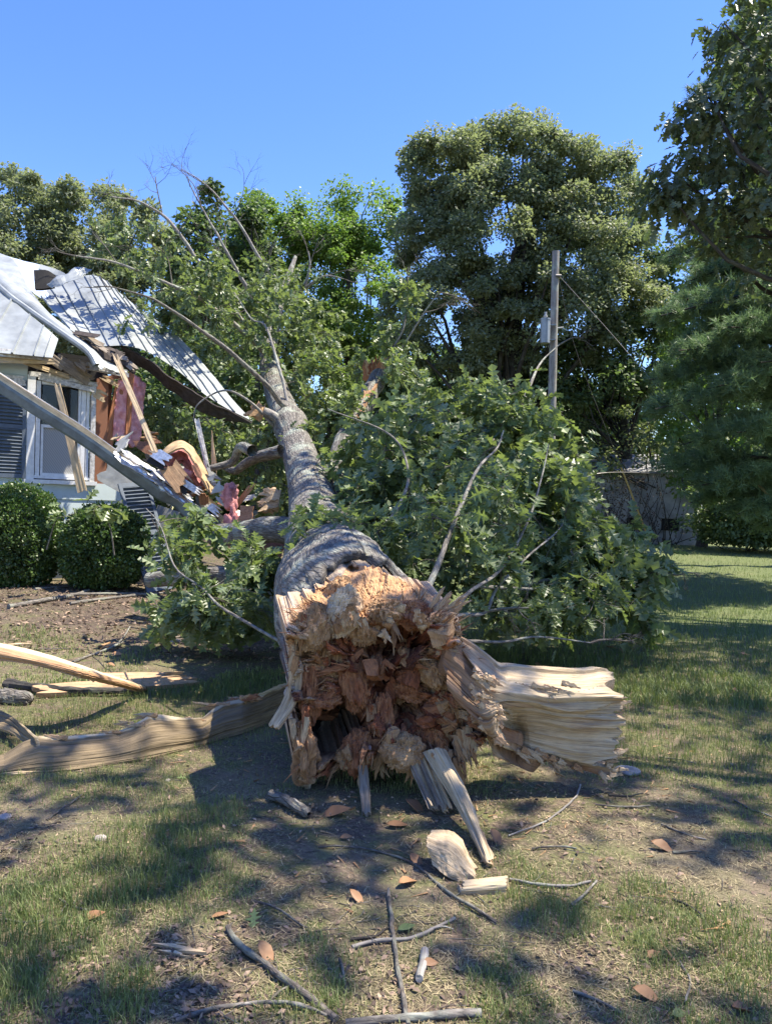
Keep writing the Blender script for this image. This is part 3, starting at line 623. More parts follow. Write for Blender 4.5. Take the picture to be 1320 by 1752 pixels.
obj('screen', V, np.array([[0, 1, 2, 3], [7, 6, 5, 4], [0, 4, 5, 1], [1, 5, 6, 2], [2, 6, 7, 3], [3, 7, 4, 0]]), M['screen'], wn)
# shutter with louvres
def shutter(name, M4, wdt, hgt_, parent, nl_=26):
    so_ = bpy.data.objects.new(name, None); C.objects.link(so_); so_.matrix_world = M4
    if parent: so_.parent = parent
    st = .055
    for y0 in (0, wdt - st): obj('stile', *box([y0 + st / 2, 0, hgt_ / 2], [st / 2, 0, 0], [0, .02, 0], [0, 0, hgt_ / 2]), M['shutter'], so_)
    for z0 in (0.035, hgt_ * .52, hgt_ - .035): obj('rail', *box([wdt / 2, 0, z0], [wdt / 2 - st - .001, 0, 0], [0, .019, 0], [0, 0, .035]), M['shutter'], so_)
    me = mesh('louvre', *box([wdt / 2, 0, 0], [wdt / 2 - st, 0, 0], [0, .017, -.012], [0, .003, .006]), M['shutter'])
    for i in range(nl_):
        z = .09 + (hgt_ - .18) * i / (nl_ - 1)
        if abs(z - hgt_ * .52) < .05: continue
        link('louvre', me, so_, (0, 0, z))
    obj('backing', *box([wdt / 2, .016, hgt_ / 2], [wdt / 2 - st, 0, 0], [0, .003, 0], [0, 0, hgt_ / 2 - .04]), M['shutter'], so_)
    return so_
def Mx(o, x, y, z):
    m = Matrix.Identity(4)
    for i in range(3): m[i][0] = x[i]; m[i][1] = y[i]; m[i][2] = z[i]; m[i][3] = o[i]
    return m
shutter('shutter', Mx(hw(tw0 - .50, zs + .01, .05), HD, -HN, HZ), .48, zt - zs - .12, hs)
shp = at(262, 1012, 12.2); shp[2] = float(gz(shp[0], shp[1])) + .02; zt_ = nrm(at(213, 812, 12.75) - shp + HD * -.05); xx = nrm(HD - zt_ * HD.dot(zt_))
s2 = shutter('shutter', Mx(shp - xx * .10, xx, np.cross(zt_, xx), zt_), .52, 1.9, None, 27)
tag(s2, 'detached blue-grey louvred shutter leaning against the siding right of the round bush', 'shutter')
# eave, soffit, rafters
def hp(px, py, o=0.):
    r = at(px, py, 1.) - CAM; q = HA + HN * o; k = (q - CAM).dot(HN) / r.dot(HN); return CAM + r * k
plank('fascia_board', hp(-120, 592, .52), hp(74, 609, .52), .13, .03, M['oldwhite'], hs, HN, jag0=0, jag1=.02)
plank('fascia_board', hp(-120, 612, .45), hp(95, 618, .45), .10, .03, M['lumber'], hs, HN, jag0=0, jag1=.06)
plank('rafter_end', hp(72, 600, .46), hp(110, 628, .30), .16, .05, M['oldwood'], hs, HN, jag0=.02, jag1=.03)
plank('rafter_end', hp(95, 612, .2), hp(155, 652, .12), .20, .04, M['oldwood'], hs, HN, jag0=.02, jag1=.03)
plank('rafter_end', hp(40, 618, .3), hp(120, 645, .1), .08, .04, M['lumber'], hs, HN, jag0=.02, jag1=.03)
plank('rafter_end', hp(128, 615, .25), hp(150, 632, .35), .13, .08, M['oldwood'], hs, HN, jag0=.05, jag1=.05)
plank('rafter_end', hp(147, 625, .15), hp(222, 640, .2), .13, .05, M['oldwhite'], hs, HN, jag0=.02, jag1=.05)
plank('soffit_board', hp(-120, 640, .1), hp(45, 652, .1), .16, .03, M['oldwhite'], hs, HN, jag0=0, jag1=.04)
mb = MB(); mb.add(*hbox(-4, tw1 + .25, zt + .07, zt + .42, -.32, -.20)); mb.build('soffit_gap_shade', M['dark'], hs)  # dark box painting the shade in the gap under the eave
# studs and insulation at the torn corner
plank('stud', hp(185, 765, -.12), hp(207, 655, -.12), .16, .05, M['stud'], hs, HN, jag0=.02, jag1=.05)
plank('stud', hp(219, 745, .0), hp(227, 628, .0), .085, .06, M['stud'], hs, HN, jag0=.02, jag1=.05)
plank('stud', hp(172, 745, -.3), hp(180, 640, -.3), .3, .05, M['osb'], hs, HN, jag0=.02, jag1=.05)
for i, (q0, q1) in enumerate([((168, 642), (205, 660)), ((175, 650), (215, 640)), ((180, 640), (235, 650)), ((205, 636), (248, 652))]):
    plank('broken_board', hp(*q0, -.1), hp(*q1, -.05 - i * .05), .09, .03, M['osb'] if i % 2 else M['lumber'], hs, HN, jag0=.08, jag1=.08, seed=i)
plank('broken_board', hp(158, 668, .04), hp(186, 684, .10), .18, .02, M['lumber'], hs, HN, jag0=.08, jag1=.12, seed=9)
rows = [[hp(202, 650, -.15), hp(196, 700, -.12), hp(193, 750, -.1)], [hp(228, 640, -.1), hp(225, 700, -.05), hp(222, 765, -.05)], [hp(250, 655, -.18), hp(246, 705, -.12), hp(238, 765, -.12)]]
V, Fq, fc, ti = sheet(rows, 44, 36, .09, lambda u, v: .05 * fbm(np.c_[u.ravel() * 7, v.ravel() * 9], 4, 3).reshape(u.shape), (.03, .05), 9, seed=4)
obj('insulation_batt', V, Fq, M['pink'], hs, True)
# roof panels ------------------------------------------------------
def roof_loft(name, top, bot, nrib, nsub, mat, parent, wav=.02, seed=0, skip=()):
    """top/bottom polylines; one metal pan between each pair of ribs, each pan an object with its standing seam"""
    T = spline(top, nrib * 4 + 1); Bt = spline(bot, nrib * 4 + 1); out = []
    for k in range(nrib):
        if k in skip: continue
        cols = []
        for q in range(5):
            i = k * 4 + q; t_ = np.linspace(0, 1, nsub)[:, None]; line = T[i] * (1 - t_) + Bt[i] * t_
            line = line + np.array([0, 0, 1]) * (wav * fbm(np.c_[line[:, :2] * 1.7, line[:, 2:]], 3, seed)[:, None])
            cols.append(line)
        G = np.array(cols)                                   # (5,nsub,3)
        nn_ = gnorm(G); sg = 1 if nn_[2, nsub // 2][2] > 0 else -1; nn_ *= sg
        rib = []
        prof = [(0, 0), (0, .028), (.22, .03), (.3, .0)]      # seam at the left edge of the pan
        L0 = []
        for (s, hgt__) in prof:
            L0.append(G[0] * (1 - s) + G[1] * s + nn_[0] * hgt__)
        L0 += [G[1] * .4 + G[2] * .6, G[3], G[4]]
        A = np.array(L0); Bk = A - nn_[2][None] * .006; n = A.shape[0] * nsub
        V = np.vstack([A.reshape(-1, 3), Bk.reshape(-1, 3)]); na = A.shape[0]; e = []
        for idx in ([i * nsub for i in range(na)], [i * nsub + nsub - 1 for i in range(na)], list(range(nsub)), [(na - 1) * nsub + j for j in range(nsub)]):
            for p, q in zip(idx[:-1], idx[1:]): e.append([p, q, q + n, p + n])
        out.append(obj(name, V, np.vstack([gridF(na, nsub), gridF(na, nsub, n, True), np.array(e)]), mat, parent))
    return out
def px3(l): return [at(*p) for p in l]
# front-left slope, folded hip strip, far slope
roof_loft('metal_roof_sheet', px3([(-210, 330, 17), (-110, 410, 15.6), (0, 497, 14.2), (70, 553, 13.4), (100, 580, 13.2)]), px3([(-330, 572, 11.7), (-200, 584, 12.1), (-60, 598, 12.35), (50, 608, 12.6), (90, 612, 12.7)]), 9, 8, M['roof'], hs, .02, 1)
V, Fq, fc, ti = sheet([px3([(-70, 415, 16.4), (0, 490, 14.4), (52, 530, 13.9), (112, 572, 13.5), (150, 600, 13.3), (172, 632, 13.2)]), px3([(-55, 415, 16.6), (8, 478, 14.7), (64, 526, 14.), (122, 572, 13.6), (155, 596, 13.5), (192, 637, 13.3)]), px3([(-20, 430, 16.6), (22, 443, 16.3), (50, 492, 14.9), (85, 535, 14.3), (112, 558, 14.0), (160, 602, 13.7), (222, 640, 13.5)])], 60, 12, .012,
                      lambda u, v: .03 * np.sin(v * 9) * (v < .3) + .02 * fbm(np.c_[u.ravel() * 2, v.ravel() * 3], 3, 7).reshape(u.shape), (.0, .03), 8, seed=3)
obj('folded_roof_sheet', V, Fq, M['roof'], hs, False)
a, f, fc = tube(spline(px3([(-70, 418, 16.3), (0, 494, 14.3), (52, 535, 13.8), (112, 577, 13.4), (150, 605, 13.2), (165, 628, 13.15)]), 30) + [0, 0, .03], .055, 8)
obj('hip_cap', a, f, M['roof'], hs, False)
roof_loft('metal_roof_sheet', px3([(66, 503, 16.0), (110, 486, 16.6), (150, 471, 17.0), (176, 478, 17.0), (206, 502, 16.8), (250, 535, 16.4), (310, 578, 15.8)]),
          px3([(118, 562, 14.2), (168, 590, 14.3), (215, 592, 14.4), (262, 606, 14.5), (310, 638, 14.4), (365, 684, 14.2), (432, 722, 14.0)]), 13, 12, M['roof'], hs, .05, 5)
V, Fq, fc, ti = sheet([px3([(205, 590, 14.5), (250, 612, 14.5), (300, 650, 14.3), (360, 690, 14.1), (432, 722, 14.0)]), px3([(215, 615, 14.7), (258, 640, 14.8), (300, 676, 14.7), (350, 708, 14.5), (400, 722, 14.3)])], 30, 10, .02, lambda u, v: .06 * fbm(np.c_[u.ravel() * 3, v.ravel() * 3], 3, 7).reshape(u.shape), (0, .02), 8, seed=6)
obj('torn_roof_felt', V, Fq, M['felt'], hs)
V, Fq, fc, ti = sheet([px3([(-30, 425, 17.4), (22, 441, 17.3), (70, 455, 17.3), (110, 470, 17.2)]), px3([(10, 460, 16.3), (40, 485, 16), (62, 505, 15.8), (90, 520, 15.6)])], 16, 8, .01, lambda u, v: .04 * fbm(np.c_[u.ravel() * 4, v.ravel() * 4], 3, 2).reshape(u.shape), (0, .05), 5, seed=2)
obj('roof_underlayment', V, Fq, M['tarp'], hs)
V, Fq, fc, ti = sheet([px3([(58, 462, 15.6), (80, 462, 15.6), (97, 472, 15.6)]), px3([(60, 494, 15.4), (75, 494, 15.4), (92, 490, 15.4)])], 8, 6, .05, None, (0, 0)); obj('roof_hole_shade', V, Fq, M['dark'], hs)  # solid sheet whose near-black colour paints the shade of a hole
V, Fq, fc, ti = sheet([px3([(78, 486, 15.3), (105, 470, 15.4), (135, 458, 15.6), (160, 460, 15.9)]), px3([(88, 490, 15.1), (112, 487, 15.0), (138, 476, 15.2), (150, 470, 15.6)])], 14, 8, .006, lambda u, v: .06 * fbm(np.c_[u.ravel() * 5, v.ravel() * 5], 3, 12).reshape(u.shape), (0, .05), 8, seed=8)
obj('crumpled_roof_sheet', V, Fq, M['roof'], hs)
V, Fq, fc, ti = sheet([px3([(70, 452, 16.9), (100, 462, 16.9), (112, 468, 16.8)]), px3([(66, 459, 16.8), (95, 470, 16.8), (110, 476, 16.7)])], 8, 4, .03, None, (0, .05)); obj('ridge_cap', V, Fq, M['roof'], hs)
# torn felt and shingle scraps in the valley
V, Fq, fc, ti = sheet([px3([(112, 560, 13.9), (140, 572, 13.8), (165, 590, 13.8), (215, 612, 13.9)]), px3([(120, 585, 13.6), (150, 600, 13.5), (175, 612, 13.5), (215, 620, 13.6)])], 24, 12, .03, lambda u, v: .09 * fbm(np.c_[u.ravel() * 5, v.ravel() * 6], 3, 31).reshape(u.shape), (0, .08), 8, seed=12)
obj('torn_roof_felt', V, Fq, M['felt'], hs)
for i in range(22):
    r = np.random.RandomState(50 + i); q = np.array([118 + r.rand() * 92, 0]); q[1] = 560 + (q[0] - 118) * .52 + r.rand() * 16
    p = at(q[0], q[1], 13.5 + r.rand() * .2); d = nrm(np.array([1, .2, -.55]) + r.randn(3) * .25)
    plank('shingle_scrap', p, p + d * r.uniform(.2, .55), r.uniform(.05, .16), .012, M['felt'] if i % 3 else M['oldwood'], hs, (0.2, -1, .8), jag0=.03, jag1=.05, seed=i, nu=4)

# ------------------------------------------------------------------ fallen gutter and debris
gt = empty('fallen_gutter', 'long blue-grey gutter with fascia, fallen diagonally across the window into the debris', 'gutter')
gpts = spline(px3([(-60, 622, 11.7), (60, 700, 11.75), (150, 757, 11.9), (240, 822, 12.1), (310, 870, 12.1), (368, 908, 11.9)]), 40)
def sweep(pts, prof, upv=(0, 0, 1.), jit=0, sd=0):
    P = np.asarray(pts); T = nrm(np.gradient(P, axis=0)); S = nrm(np.cross(T, upv)); U = np.cross(S, T); k = len(prof)
    V = np.array([[P[i] + S[i] * a_ + U[i] * b_ for a_, b_ in prof] for i in range(len(P))]).reshape(-1, 3)
    if jit: V = V + jit * np.stack([vn(V * 3, sd), vn(V * 3 + 9, sd), vn(V * 3 + 19, sd)], 1) * np.repeat(sst(np.linspace(0, 1, len(P)), .55, .8), k)[:, None]
    Fq = []
    for i in range(len(P) - 1):
        for j in range(k): Fq.append([i * k + j, i * k + (j + 1) % k, (i + 1) * k + (j + 1) % k, (i + 1) * k + j])
    return V, np.array(Fq)
V, Fq = sweep(gpts, [(.0, .09), (-.03, .085), (-.03, .05), (.02, -.07), (.06, -.09), (.13, -.09), (.13, -.085), (.06, -.083), (.027, -.066), (-.022, .05), (-.022, .078), (.0, .082)], jit=.05); 
# the profile faces the camera: mirrored so that its lip is in front
S0 = nrm(np.cross(nrm(gpts[-1] - gpts[0]), [0, 0, 1.]))
sgn = 1 if S0.dot(HN) < 0 else -1
prof = [(sgn * -a_, b_) for a_, b_ in [(-.13, .09), (-.135, .09), (-.135, -.09), (-.02, -.09), (.02, -.06), (.05, .04), (.05, .085), (.02, .085), (.02, .08), (.044, .08), (.044, .045), (.014, -.055), (-.02, -.084), (-.13, -.084)]]
V, Fq = sweep(gpts, prof, jit=.07); obj('gutter', V, Fq, M['gutter'], gt)
V, Fq = sweep(gpts + HN * .0 + HZ * .135, [(-.02, -.05), (.02, -.05), (.02, .05), (-.02, .05)], jit=.03); 
fc = np.repeat(np.linspace(0, 5, 40), 4); obj('fascia_board', V, Fq, M['lumber'], gt, False, {'fc': np.c_[fc, np.tile([0, .04, .14, .12], 40), fc * 0], 'tint': np.zeros(160)})
V, Fq = sweep(gpts[:] + HN * -.06 + HZ * .165, [(-.02, -.05), (.02, -.05), (.02, .05), (-.02, .05)]); obj('trim_strip', V, Fq, M['white'], gt)
for i, (q0, q1, mt) in enumerate([((190, 768), (350, 880), 'flash'), ((205, 765), (330, 850), 'oldwhite'), ((240, 800), (370, 900), 'flash')]):
    V, Fq, fc, ti = sheet([px3([(q0[0], q0[1], 11.9 - i * .06), ((q0[0] + q1[0]) / 2, (q0[1] + q1[1]) / 2 - 4, 11.9), (q1[0], q1[1], 11.8)]), px3([(q0[0] + 5, q0[1] + 14, 11.75), ((q0[0] + q1[0]) / 2 + 8, (q0[1] + q1[1]) / 2 + 12, 11.75), (q1[0] + 4, q1[1] + 12, 11.7)])], 40, 8, .005, lambda u, v, i=i: .05 * fbm(np.c_[u.ravel() * 6, v.ravel() * 8], 3, 40 + i).reshape(u.shape), (.05, .08), 10, seed=20 + i)
    obj('crumpled_flashing', V, Fq, M[mt], gt)
def dboard(name, q0, q1, d0, d1, wd, mat, label, cat='board', th=.02, face=(.1, -1, .3), **kw):
    return plank(name, at(*q0, d0), at(*q1, d1), wd, th, M[mat], None, face, label, cat, **kw)
dboard('trim_board', (97, 652), (141, 842), 12.75, 12.7, .09, 'lumber', 'pale yellow board hanging upright across the window', th=.025, jag0=.05, jag1=.02, taper=1.7)
dboard('thin_lath', (194, 600), (277, 800), 12.9, 12.1, .085, 'lumber', 'long thin lath leaning in front of the pink insulation', th=.03, jag1=.08)
dboard('white_post', (336, 714), (356, 806), 12.3, 12.3, .075, 'oldwhite', 'thin white metal-edged strip standing upright in the debris', th=.05, jag0=.02)
dboard('splinter', (367, 815), (362, 735), 12.2, 12.2, .11, 'orange', 'orange upright splinter beside the thin white strip', 'splinter', th=.03, taper=.05)
dboard('wallboard', (185, 775), (222, 750), 12.2, 12.0, .42, 'sheetrock', 'grey-white corner of broken wallboard above the gutter', face=(.1, -.8, .9))
dboard('panel', (192, 760), (212, 742), 12.35, 12.5, .30, 'lumber', 'tan broken box corner left of the wallboard piece', 'panel', face=(-.5, -.9, .5))
dboard('panel', (232, 745), (268, 770), 12.6, 12.4, .3, 'osb', 'reddish brown board just right of the pink insulation foot', 'board', face=(.2, -1, .1))
dboard('wood_block', (236, 742), (270, 748), 12.5, 12.5, .16, 'tan', 'short tan block lying on the brown board by the insulation', 'block', th=.08)
V, Fq, fc, ti = sheet([px3([(268, 790, 12.0), (285, 765, 12.1), (312, 755, 12.2), (335, 772, 12.2), (352, 805, 12.1), (372, 838, 12.0)]), px3([(272, 796, 11.85), (290, 775, 11.85), (314, 765, 11.8), (330, 785, 11.8), (345, 815, 11.8), (362, 848, 11.8)])], 40, 10, .03, lambda u, v: .03 * fbm(np.c_[u.ravel() * 5, v.ravel() * 8], 3, 3).reshape(u.shape), (.03, .06), 8, seed=31)
cp = tag(obj('insulation_roll', V, Fq, M['paper'], None, True), 'arched brown-faced sheet of insulation bulging above the debris', 'insulation')
V, Fq, fc, ti = sheet([px3([(272, 792, 12.1), (292, 772, 12.2), (314, 764, 12.3), (330, 780, 12.3), (350, 815, 12.2)]), px3([(280, 806, 12.0), (300, 792, 12.1), (315, 786, 12.1), (328, 806, 12.1), (350, 838, 12.1)])], 40, 14, .08, lambda u, v: .06 * fbm(np.c_[u.ravel() * 7, v.ravel() * 8], 4, 13).reshape(u.shape), (.03, .06), 8, seed=32)
obj('batt', V, Fq, M['dpink'], cp, True)
for nm, lab, c, s in [('insulation_clump', 'pink insulation clump hanging above the red sheathing boards', (392, 850, 11.6), (17, 22)), ('insulation_clump', 'long drooping pink insulation clump at the gutter end', (398, 900, 11.4), (14, 34)), ('insulation_clump', 'small dusty pink tuft under the arched insulation', (318, 812, 11.9), (14, 10))]:
    k = c[2] / F; u_, v_ = np.meshgrid(np.linspace(0, np.pi, 40), np.linspace(0, 2 * np.pi, 54), indexing='ij')
    S = np.stack([np.sin(u_) * np.cos(v_) * s[0] * k, np.sin(u_) * np.sin(v_) * s[0] * k * .6, np.cos(u_) * s[1] * k], -1).reshape(-1, 3); S *= (1 + .75 * fbm(S * 9 + c[0], 4, 3))[:, None]
    tag(obj(nm, S + at(*c), gridF(40, 54), M['dpink'], None, True), lab, 'insulation')
dboard('sheathing_board', (398, 930), (428, 935), 10.6, 10.6, .62, 'osb', 'reddish-brown sheathing board standing left of the low limb', face=(-.3, -1, .1), jag0=.01, jag1=.01)
dboard('sheathing_board', (415, 925), (482, 950), 10.4, 10.2, .30, 'osb', 'reddish-brown sheathing board lying along under the low limb', face=(0, -1, .4), jag0=.01, jag1=.02)
dboard('sheathing_board', (408, 880), (432, 882), 10.9, 10.8, .26, 'osb', 'small reddish-brown board upright above the low limb', face=(-.5, -1, .1), jag0=.01, jag1=.01)
dboard('wall_fragment', (200, 850), (245, 870), 13.3, 13.25, .5, 'sheetrock', 'tilted grey-green wall fragment behind the leaning shutter', face=(.2, -1, .1), jag0=.05, jag1=.1)
dboard('wall_fragment', (172, 800), (235, 835), 13.25, 13.2, .42, 'sheetrock', 'pale torn wall fragment between window and leaning shutter', face=(.2, -1, .2), jag0=.05, jag1=.1)
dboard('wall_fragment', (255, 890), (300, 905), 13.3, 13.3, .6, 'sheetrock', 'large dim wall fragment right of the leaning shutter', face=(.2, -1, .1), jag0=.05, jag1=.1)
dboard('panel', (352, 838), (378, 822), 11.8, 11.8, .3, 'sheetrock', 'grey-white scrap standing left of the pink clump', 'panel', face=(.1, -1, .4))
dboard('panel', (340, 800), (372, 830), 12.1, 12.0, .22, 'sheetrock', 'pale flat scrap under the orange splinter', 'panel', face=(.1, -1, .4))
specs = [((284, 792), (318, 836), .30, 'orange', 'jagged yellow plywood scrap below the arched insulation'), ((300, 815), (345, 845), .10, 'oldwhite', 'white lath lying along the gutter top'), ((262, 772), (290, 790), .18, 'flash', 'crumpled silver foil by the tan box corner'), ((375, 850), (408, 828), .12, 'lumber', 'tan splintered board right of the pink clump'), ((382, 838), (402, 870), .10, 'orange', 'orange splinter crossing the pink clump'), ((355, 862), (378, 880), .12, 'oldwhite', 'white chip of trim at the gutter end'), ((400, 870), (436, 824), .08, 'tan', 'splintered tan stick pointing up at the trunk'), ((372, 845), (395, 868), .14, 'sheetrock', 'square pale scrap on the pink clump'), ((245, 780), (285, 800), .12, 'dark', 'dark strip of felt beside the lath foot'), ((330, 790), (345, 822), .09, 'osb', 'red-brown chip inside the arched insulation'), ((298, 830), (330, 845), .12, 'dark', 'black scrap under the jagged plywood'), ((282, 945), (300, 985), .10, 'lumber', 'pale board end sticking out of the oak leaves by the bush')]
for i, (q0, q1, wd, mt, lab) in enumerate(specs):
    dboard('debris_scrap', q0, q1, 11.75 if i < 11 else 9.5, 11.7 if i < 11 else 9.4, wd, mt, lab, 'debris', jag0=.05, jag1=.08, seed=60 + i, nu=5)
for i in range(26):
    r = np.random.RandomState(300 + i); u = r.rand(); q = np.array([255 + u * 150, 792 + u * 100 + r.randn() * 16]); p = at(q[0], q[1], 11.95 + r.rand() * .5); d = nrm(r.randn(3) * [1, .4, .7] + [.4, 0, -.4])
    plank('debris_scrap', p, p + d * r.uniform(.2, .6), r.uniform(.05, .2), .02, M[['oldwhite', 'osb', 'lumber', 'sheetrock', 'flash', 'oldwood', 'tan'][i % 7]], None, (r.randn() * .4, -1, .5), 'one of the small broken pieces heaped behind the fallen gutter end', 'debris', 'small broken pieces heaped behind the gutter', jag0=.04, jag1=.07, seed=i, nu=4)

# ------------------------------------------------------------------ clipped bushes
def boxwood(name, label, px, py, d, rpx, rpz, seed):
    rs = np.random.RandomState(seed); k = d / F; c = at(px, py, d); rx, rz = rpx * k, rpz * k; g = float(gz(c[0], c[1])); c[2] = max(c[2], g + rz * .96)
    b0 = empty(name, label, 'bush', 'clipped round bushes in front of the house', (c[0], c[1], g)); inv = -np.array([c[0], c[1], g])
    n = 30000; u = nrm(rs.randn(n, 3)); r = 1 - .30 * rs.rand(n) ** 1.6 + .17 * fbm(u * 3.2 + seed, 4, seed); r += .10 * rs.rand(n) * (rs.rand(n) > .90)
    sq = (np.abs(u) ** 2.6).sum(1) ** (-1 / 2.6); pos = c + u * (sq * r)[:, None] * [rx, rx, rz]; pos = pos[pos[:, 2] > g + .04]; n = len(pos); uu = nrm(pos - c)
    V, Fa, ti = scatter(RHOMB, pos + inv, nrm(uu + rs.randn(n, 3) * .7), rs.randn(n, 3) * .6 + uu, .052 * (.7 + .6 * rs.rand(n)), np.clip(rs.rand(n) * .6 + .4 * (fbm(pos * 6, 2, 3) > 0), 0, 1)); obj('crown', V, Fa, M['lf_box'], b0, False, {'tint': ti})
    mb = MB()
    for i in range(24):
        e = c + nrm(rs.randn(3) + [0, 0, .4]) * [rx, rx, rz] * .85; a, f, fc = tube(spline([[c[0], c[1], g], (c + e) / 2 + rs.randn(3) * .06, e], 6) + inv, np.linspace(.02, .005, 6), 4); mb.add(a, f, fc=fc)
    mb.build('stem', M['darkbark'], b0)
boxwood('round_bush', 'large dark round clipped bush cut by the left edge', 28, 938, 12.2, 68, 86, 1)
boxwood('round_bush', 'smaller round clipped bush between the large one and the leaning shutter', 180, 936, 12.2, 66, 70, 2)

# ------------------------------------------------------------------ the fallen oak
ft = empty('fallen_oak_tree', 'huge fallen oak, its rotten torn butt towards the viewer and crown on the house', 'fallen tree', None, (0, 0, 0))
TP = px3([(620, 1106, 4.88), (610, 1083, 5.06), (590, 1045, 5.5), (575, 1005, 6.1), (556, 945, 7.4), (536, 868, 9.4), (519, 795, 11.5), (492, 720, 14), (468, 650, 16), (460, 600, 17.6), (468, 555, 19.2), (484, 500, 21), (505, 440, 22.6)])
TR = [.42, .455, .475, .46, .375, .29, .255, .255, .225, .20, .17, .11, .05]
n = 400; P = spline(TP, n); r = np.interp(np.linspace(0, 12, n), range(13), TR); K = 160
a, f, fc = tube(P, r, K); cen = np.repeat(P, K, 0); dr = nrm(a - cen); L = fc[:, 0]; an = np.tile(np.linspace(0, 2 * np.pi, K, endpoint=False), n); rr = np.repeat(r, K)
rd = 1 - np.abs(fbm(np.c_[np.cos(an) * rr * 21, np.sin(an) * rr * 21, L * 3.], 3, 3)) * 2
dsp = .016 * rd * (.4 + rr) + .03 * rr / .5 * fbm(np.c_[np.cos(an) * 1.3, np.sin(an) * 1.3, L * .9], 3, 8) * 1.6
# old branch scars
for (px, py, d, amp, sg) in [(545, 990, 5.6, .04, .13), (560, 960, 6., .03, .1), (505, 712, 13.6, .10, .3), (520, 1005, 5.4, .03, .1)]:
    q = at(px, py, d); dd = np.linalg.norm(a - q, axis=1); dsp += amp * np.exp(-(dd / (sg * 1.3)) ** 2) - amp * .9 * np.exp(-(dd / (sg * .45)) ** 2)
a = a + dr * dsp[:, None]
# ragged start of the bark
j = np.arange(K); a = a.reshape(n, K, 3); rz = nrm(a[5] - P[5])[:, 2]; rx_ = nrm(a[5] - P[5])[:, 0]
st_r = (4 + 44 * sst(rz + .25 * rx_, .25, .95) + 16 * np.clip(.5 + 1.6 * fbm(np.c_[np.cos(j / K * 6.283) * 6, np.sin(j / K * 6.283) * 6, j * 0], 4, 5), 0, 1)).astype(int)
for q in range(K):
    m_ = st_r[q]; base_ = a[m_, q] + (P[m_] - a[m_, q]) * .03
    for i_ in range(m_): a[i_, q] = base_ + (P[m_] - a[m_, q]) * .08 * (m_ - i_) / max(1, m_)
a = a.reshape(-1, 3)
tk = obj('trunk', a, f, M['bark'], ft, True, {'fc': fc})

# the torn butt: a dense relief facing the camera, wrapped back round the trunk
poly = np.array([(600, 962), (640, 968), (672, 988), (705, 1003), (745, 1028), (782, 1052), (792, 1082), (790, 1110), (812, 1140), (838, 1180), (852, 1225), (836, 1262), (806, 1285), (778, 1310), (752, 1305), (715, 1318), (672, 1312), (625, 1300), (582, 1312), (545, 1332), (515, 1342), (508, 1300), (514, 1250), (506, 1200), (498, 1150), (492, 1100), (495, 1048), (514, 1034), (540, 1018), (560, 1000), (585, 985)], float)
cx, cy = 648., 1165.
pa = np.arctan2(poly[:, 1] - cy, poly[:, 0] - cx); pr = np.hypot(poly[:, 0] - cx, poly[:, 1] - cy); o_ = np.argsort(pa); pa, pr = pa[o_], pr[o_]
NT, NR = 500, 190
th = np.linspace(-np.pi, np.pi, NT); Rt = np.interp(th, np.r_[pa[-1] - 2 * np.pi, pa, pa[0] + 2 * np.pi], np.r_[pr[-1], pr, pr[0]])
Rt = Rt * (1 + .05 * fbm(np.c_[np.cos(th) * 9, np.sin(th) * 9], 4, 2) + .035 * fbm(np.c_[np.cos(th) * 30, np.sin(th) * 30], 3, 4))
rho = np.linspace(0, 1, NR); TH, RH = np.meshgrid(th, rho, indexing='ij'); RR = Rt[:, None] * RH
PX = cx + RR * np.cos(TH); PY = cy + RR * np.sin(TH); Q = np.c_[PX.ravel(), PY.ravel()]
rs = np.random.RandomState(21)
seeds = np.c_[rs.uniform(490, 855, 210), rs.uniform(960, 1345, 210)]
ang = np.arctan2(Q[:, 1] - cy, Q[:, 0] - cx); wob = Q + np.c_[vn(Q / 22, 1), vn(Q / 22, 2)] * 9 + np.c_[vn(Q / 7, 3), vn(Q / 7, 4)] * 3
# radially stretched distance -> long wedge-like blocks
sa = np.arctan2(seeds[:, 1] - cy, seeds[:, 0] - cx)
D1 = np.full(len(Q), 1e9); D2 = D1.copy(); ID = np.zeros(len(Q), int)
for i in range(len(seeds)):
    dx = wob[:, 0] - seeds[i, 0]; dy = wob[:, 1] - seeds[i, 1]; ca, sa_ = math.cos(sa[i]), math.sin(sa[i]); al = (dx * ca + dy * sa_) * .62; ac = (-dx * sa_ + dy * ca) * 1.25
    dd = np.hypot(al, ac); m1 = dd < D1; D2 = np.where(m1, D1, np.minimum(D2, dd)); ID = np.where(m1, i, ID); D1 = np.where(m1, dd, D1)
edge = np.clip((D2 - D1) / 7., 0, 1)
rho_ = RH.ravel(); px_, py_ = Q[:, 0], Q[:, 1]
topz = sst(-py_, -1085 + .10 * (px_ - 650), -1035)       # 1 in the upper pale zone
dep = 4.40 + .07 * (1 - sst(rho_, .0, .8))
rimd = 4.22 + (4.95 - 4.22) * np.clip((1072 - py_) / 105, 0, 1) ** .9
dep = dep * (1 - topz) + rimd * topz
dep -= .10 * sst(rho_, .75, 1.) * (1 - topz) * sst(-py_, -1330, -1250)
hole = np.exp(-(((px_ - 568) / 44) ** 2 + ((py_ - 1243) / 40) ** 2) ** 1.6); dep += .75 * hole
hole2 = np.exp(-(((px_ - 668) / 62) ** 2 + ((py_ - 1098) / 24) ** 2) ** 1.4); dep += .26 * hole2
hole3 = np.exp(-(((px_ - 700) / 46) ** 2 + ((py_ - 1205) / 30) ** 2) ** 1.2); dep += .16 * hole3
hole4 = np.exp(-(((px_ - 602) / 15) ** 2 + ((py_ - 972) / 9) ** 2) ** 1.5); dep += .3 * hole4
amp = 1 - .82 * topz
coff = rs.randn(210) * .060; ctx = rs.randn(210) * .0022; cty = rs.randn(210) * .0022
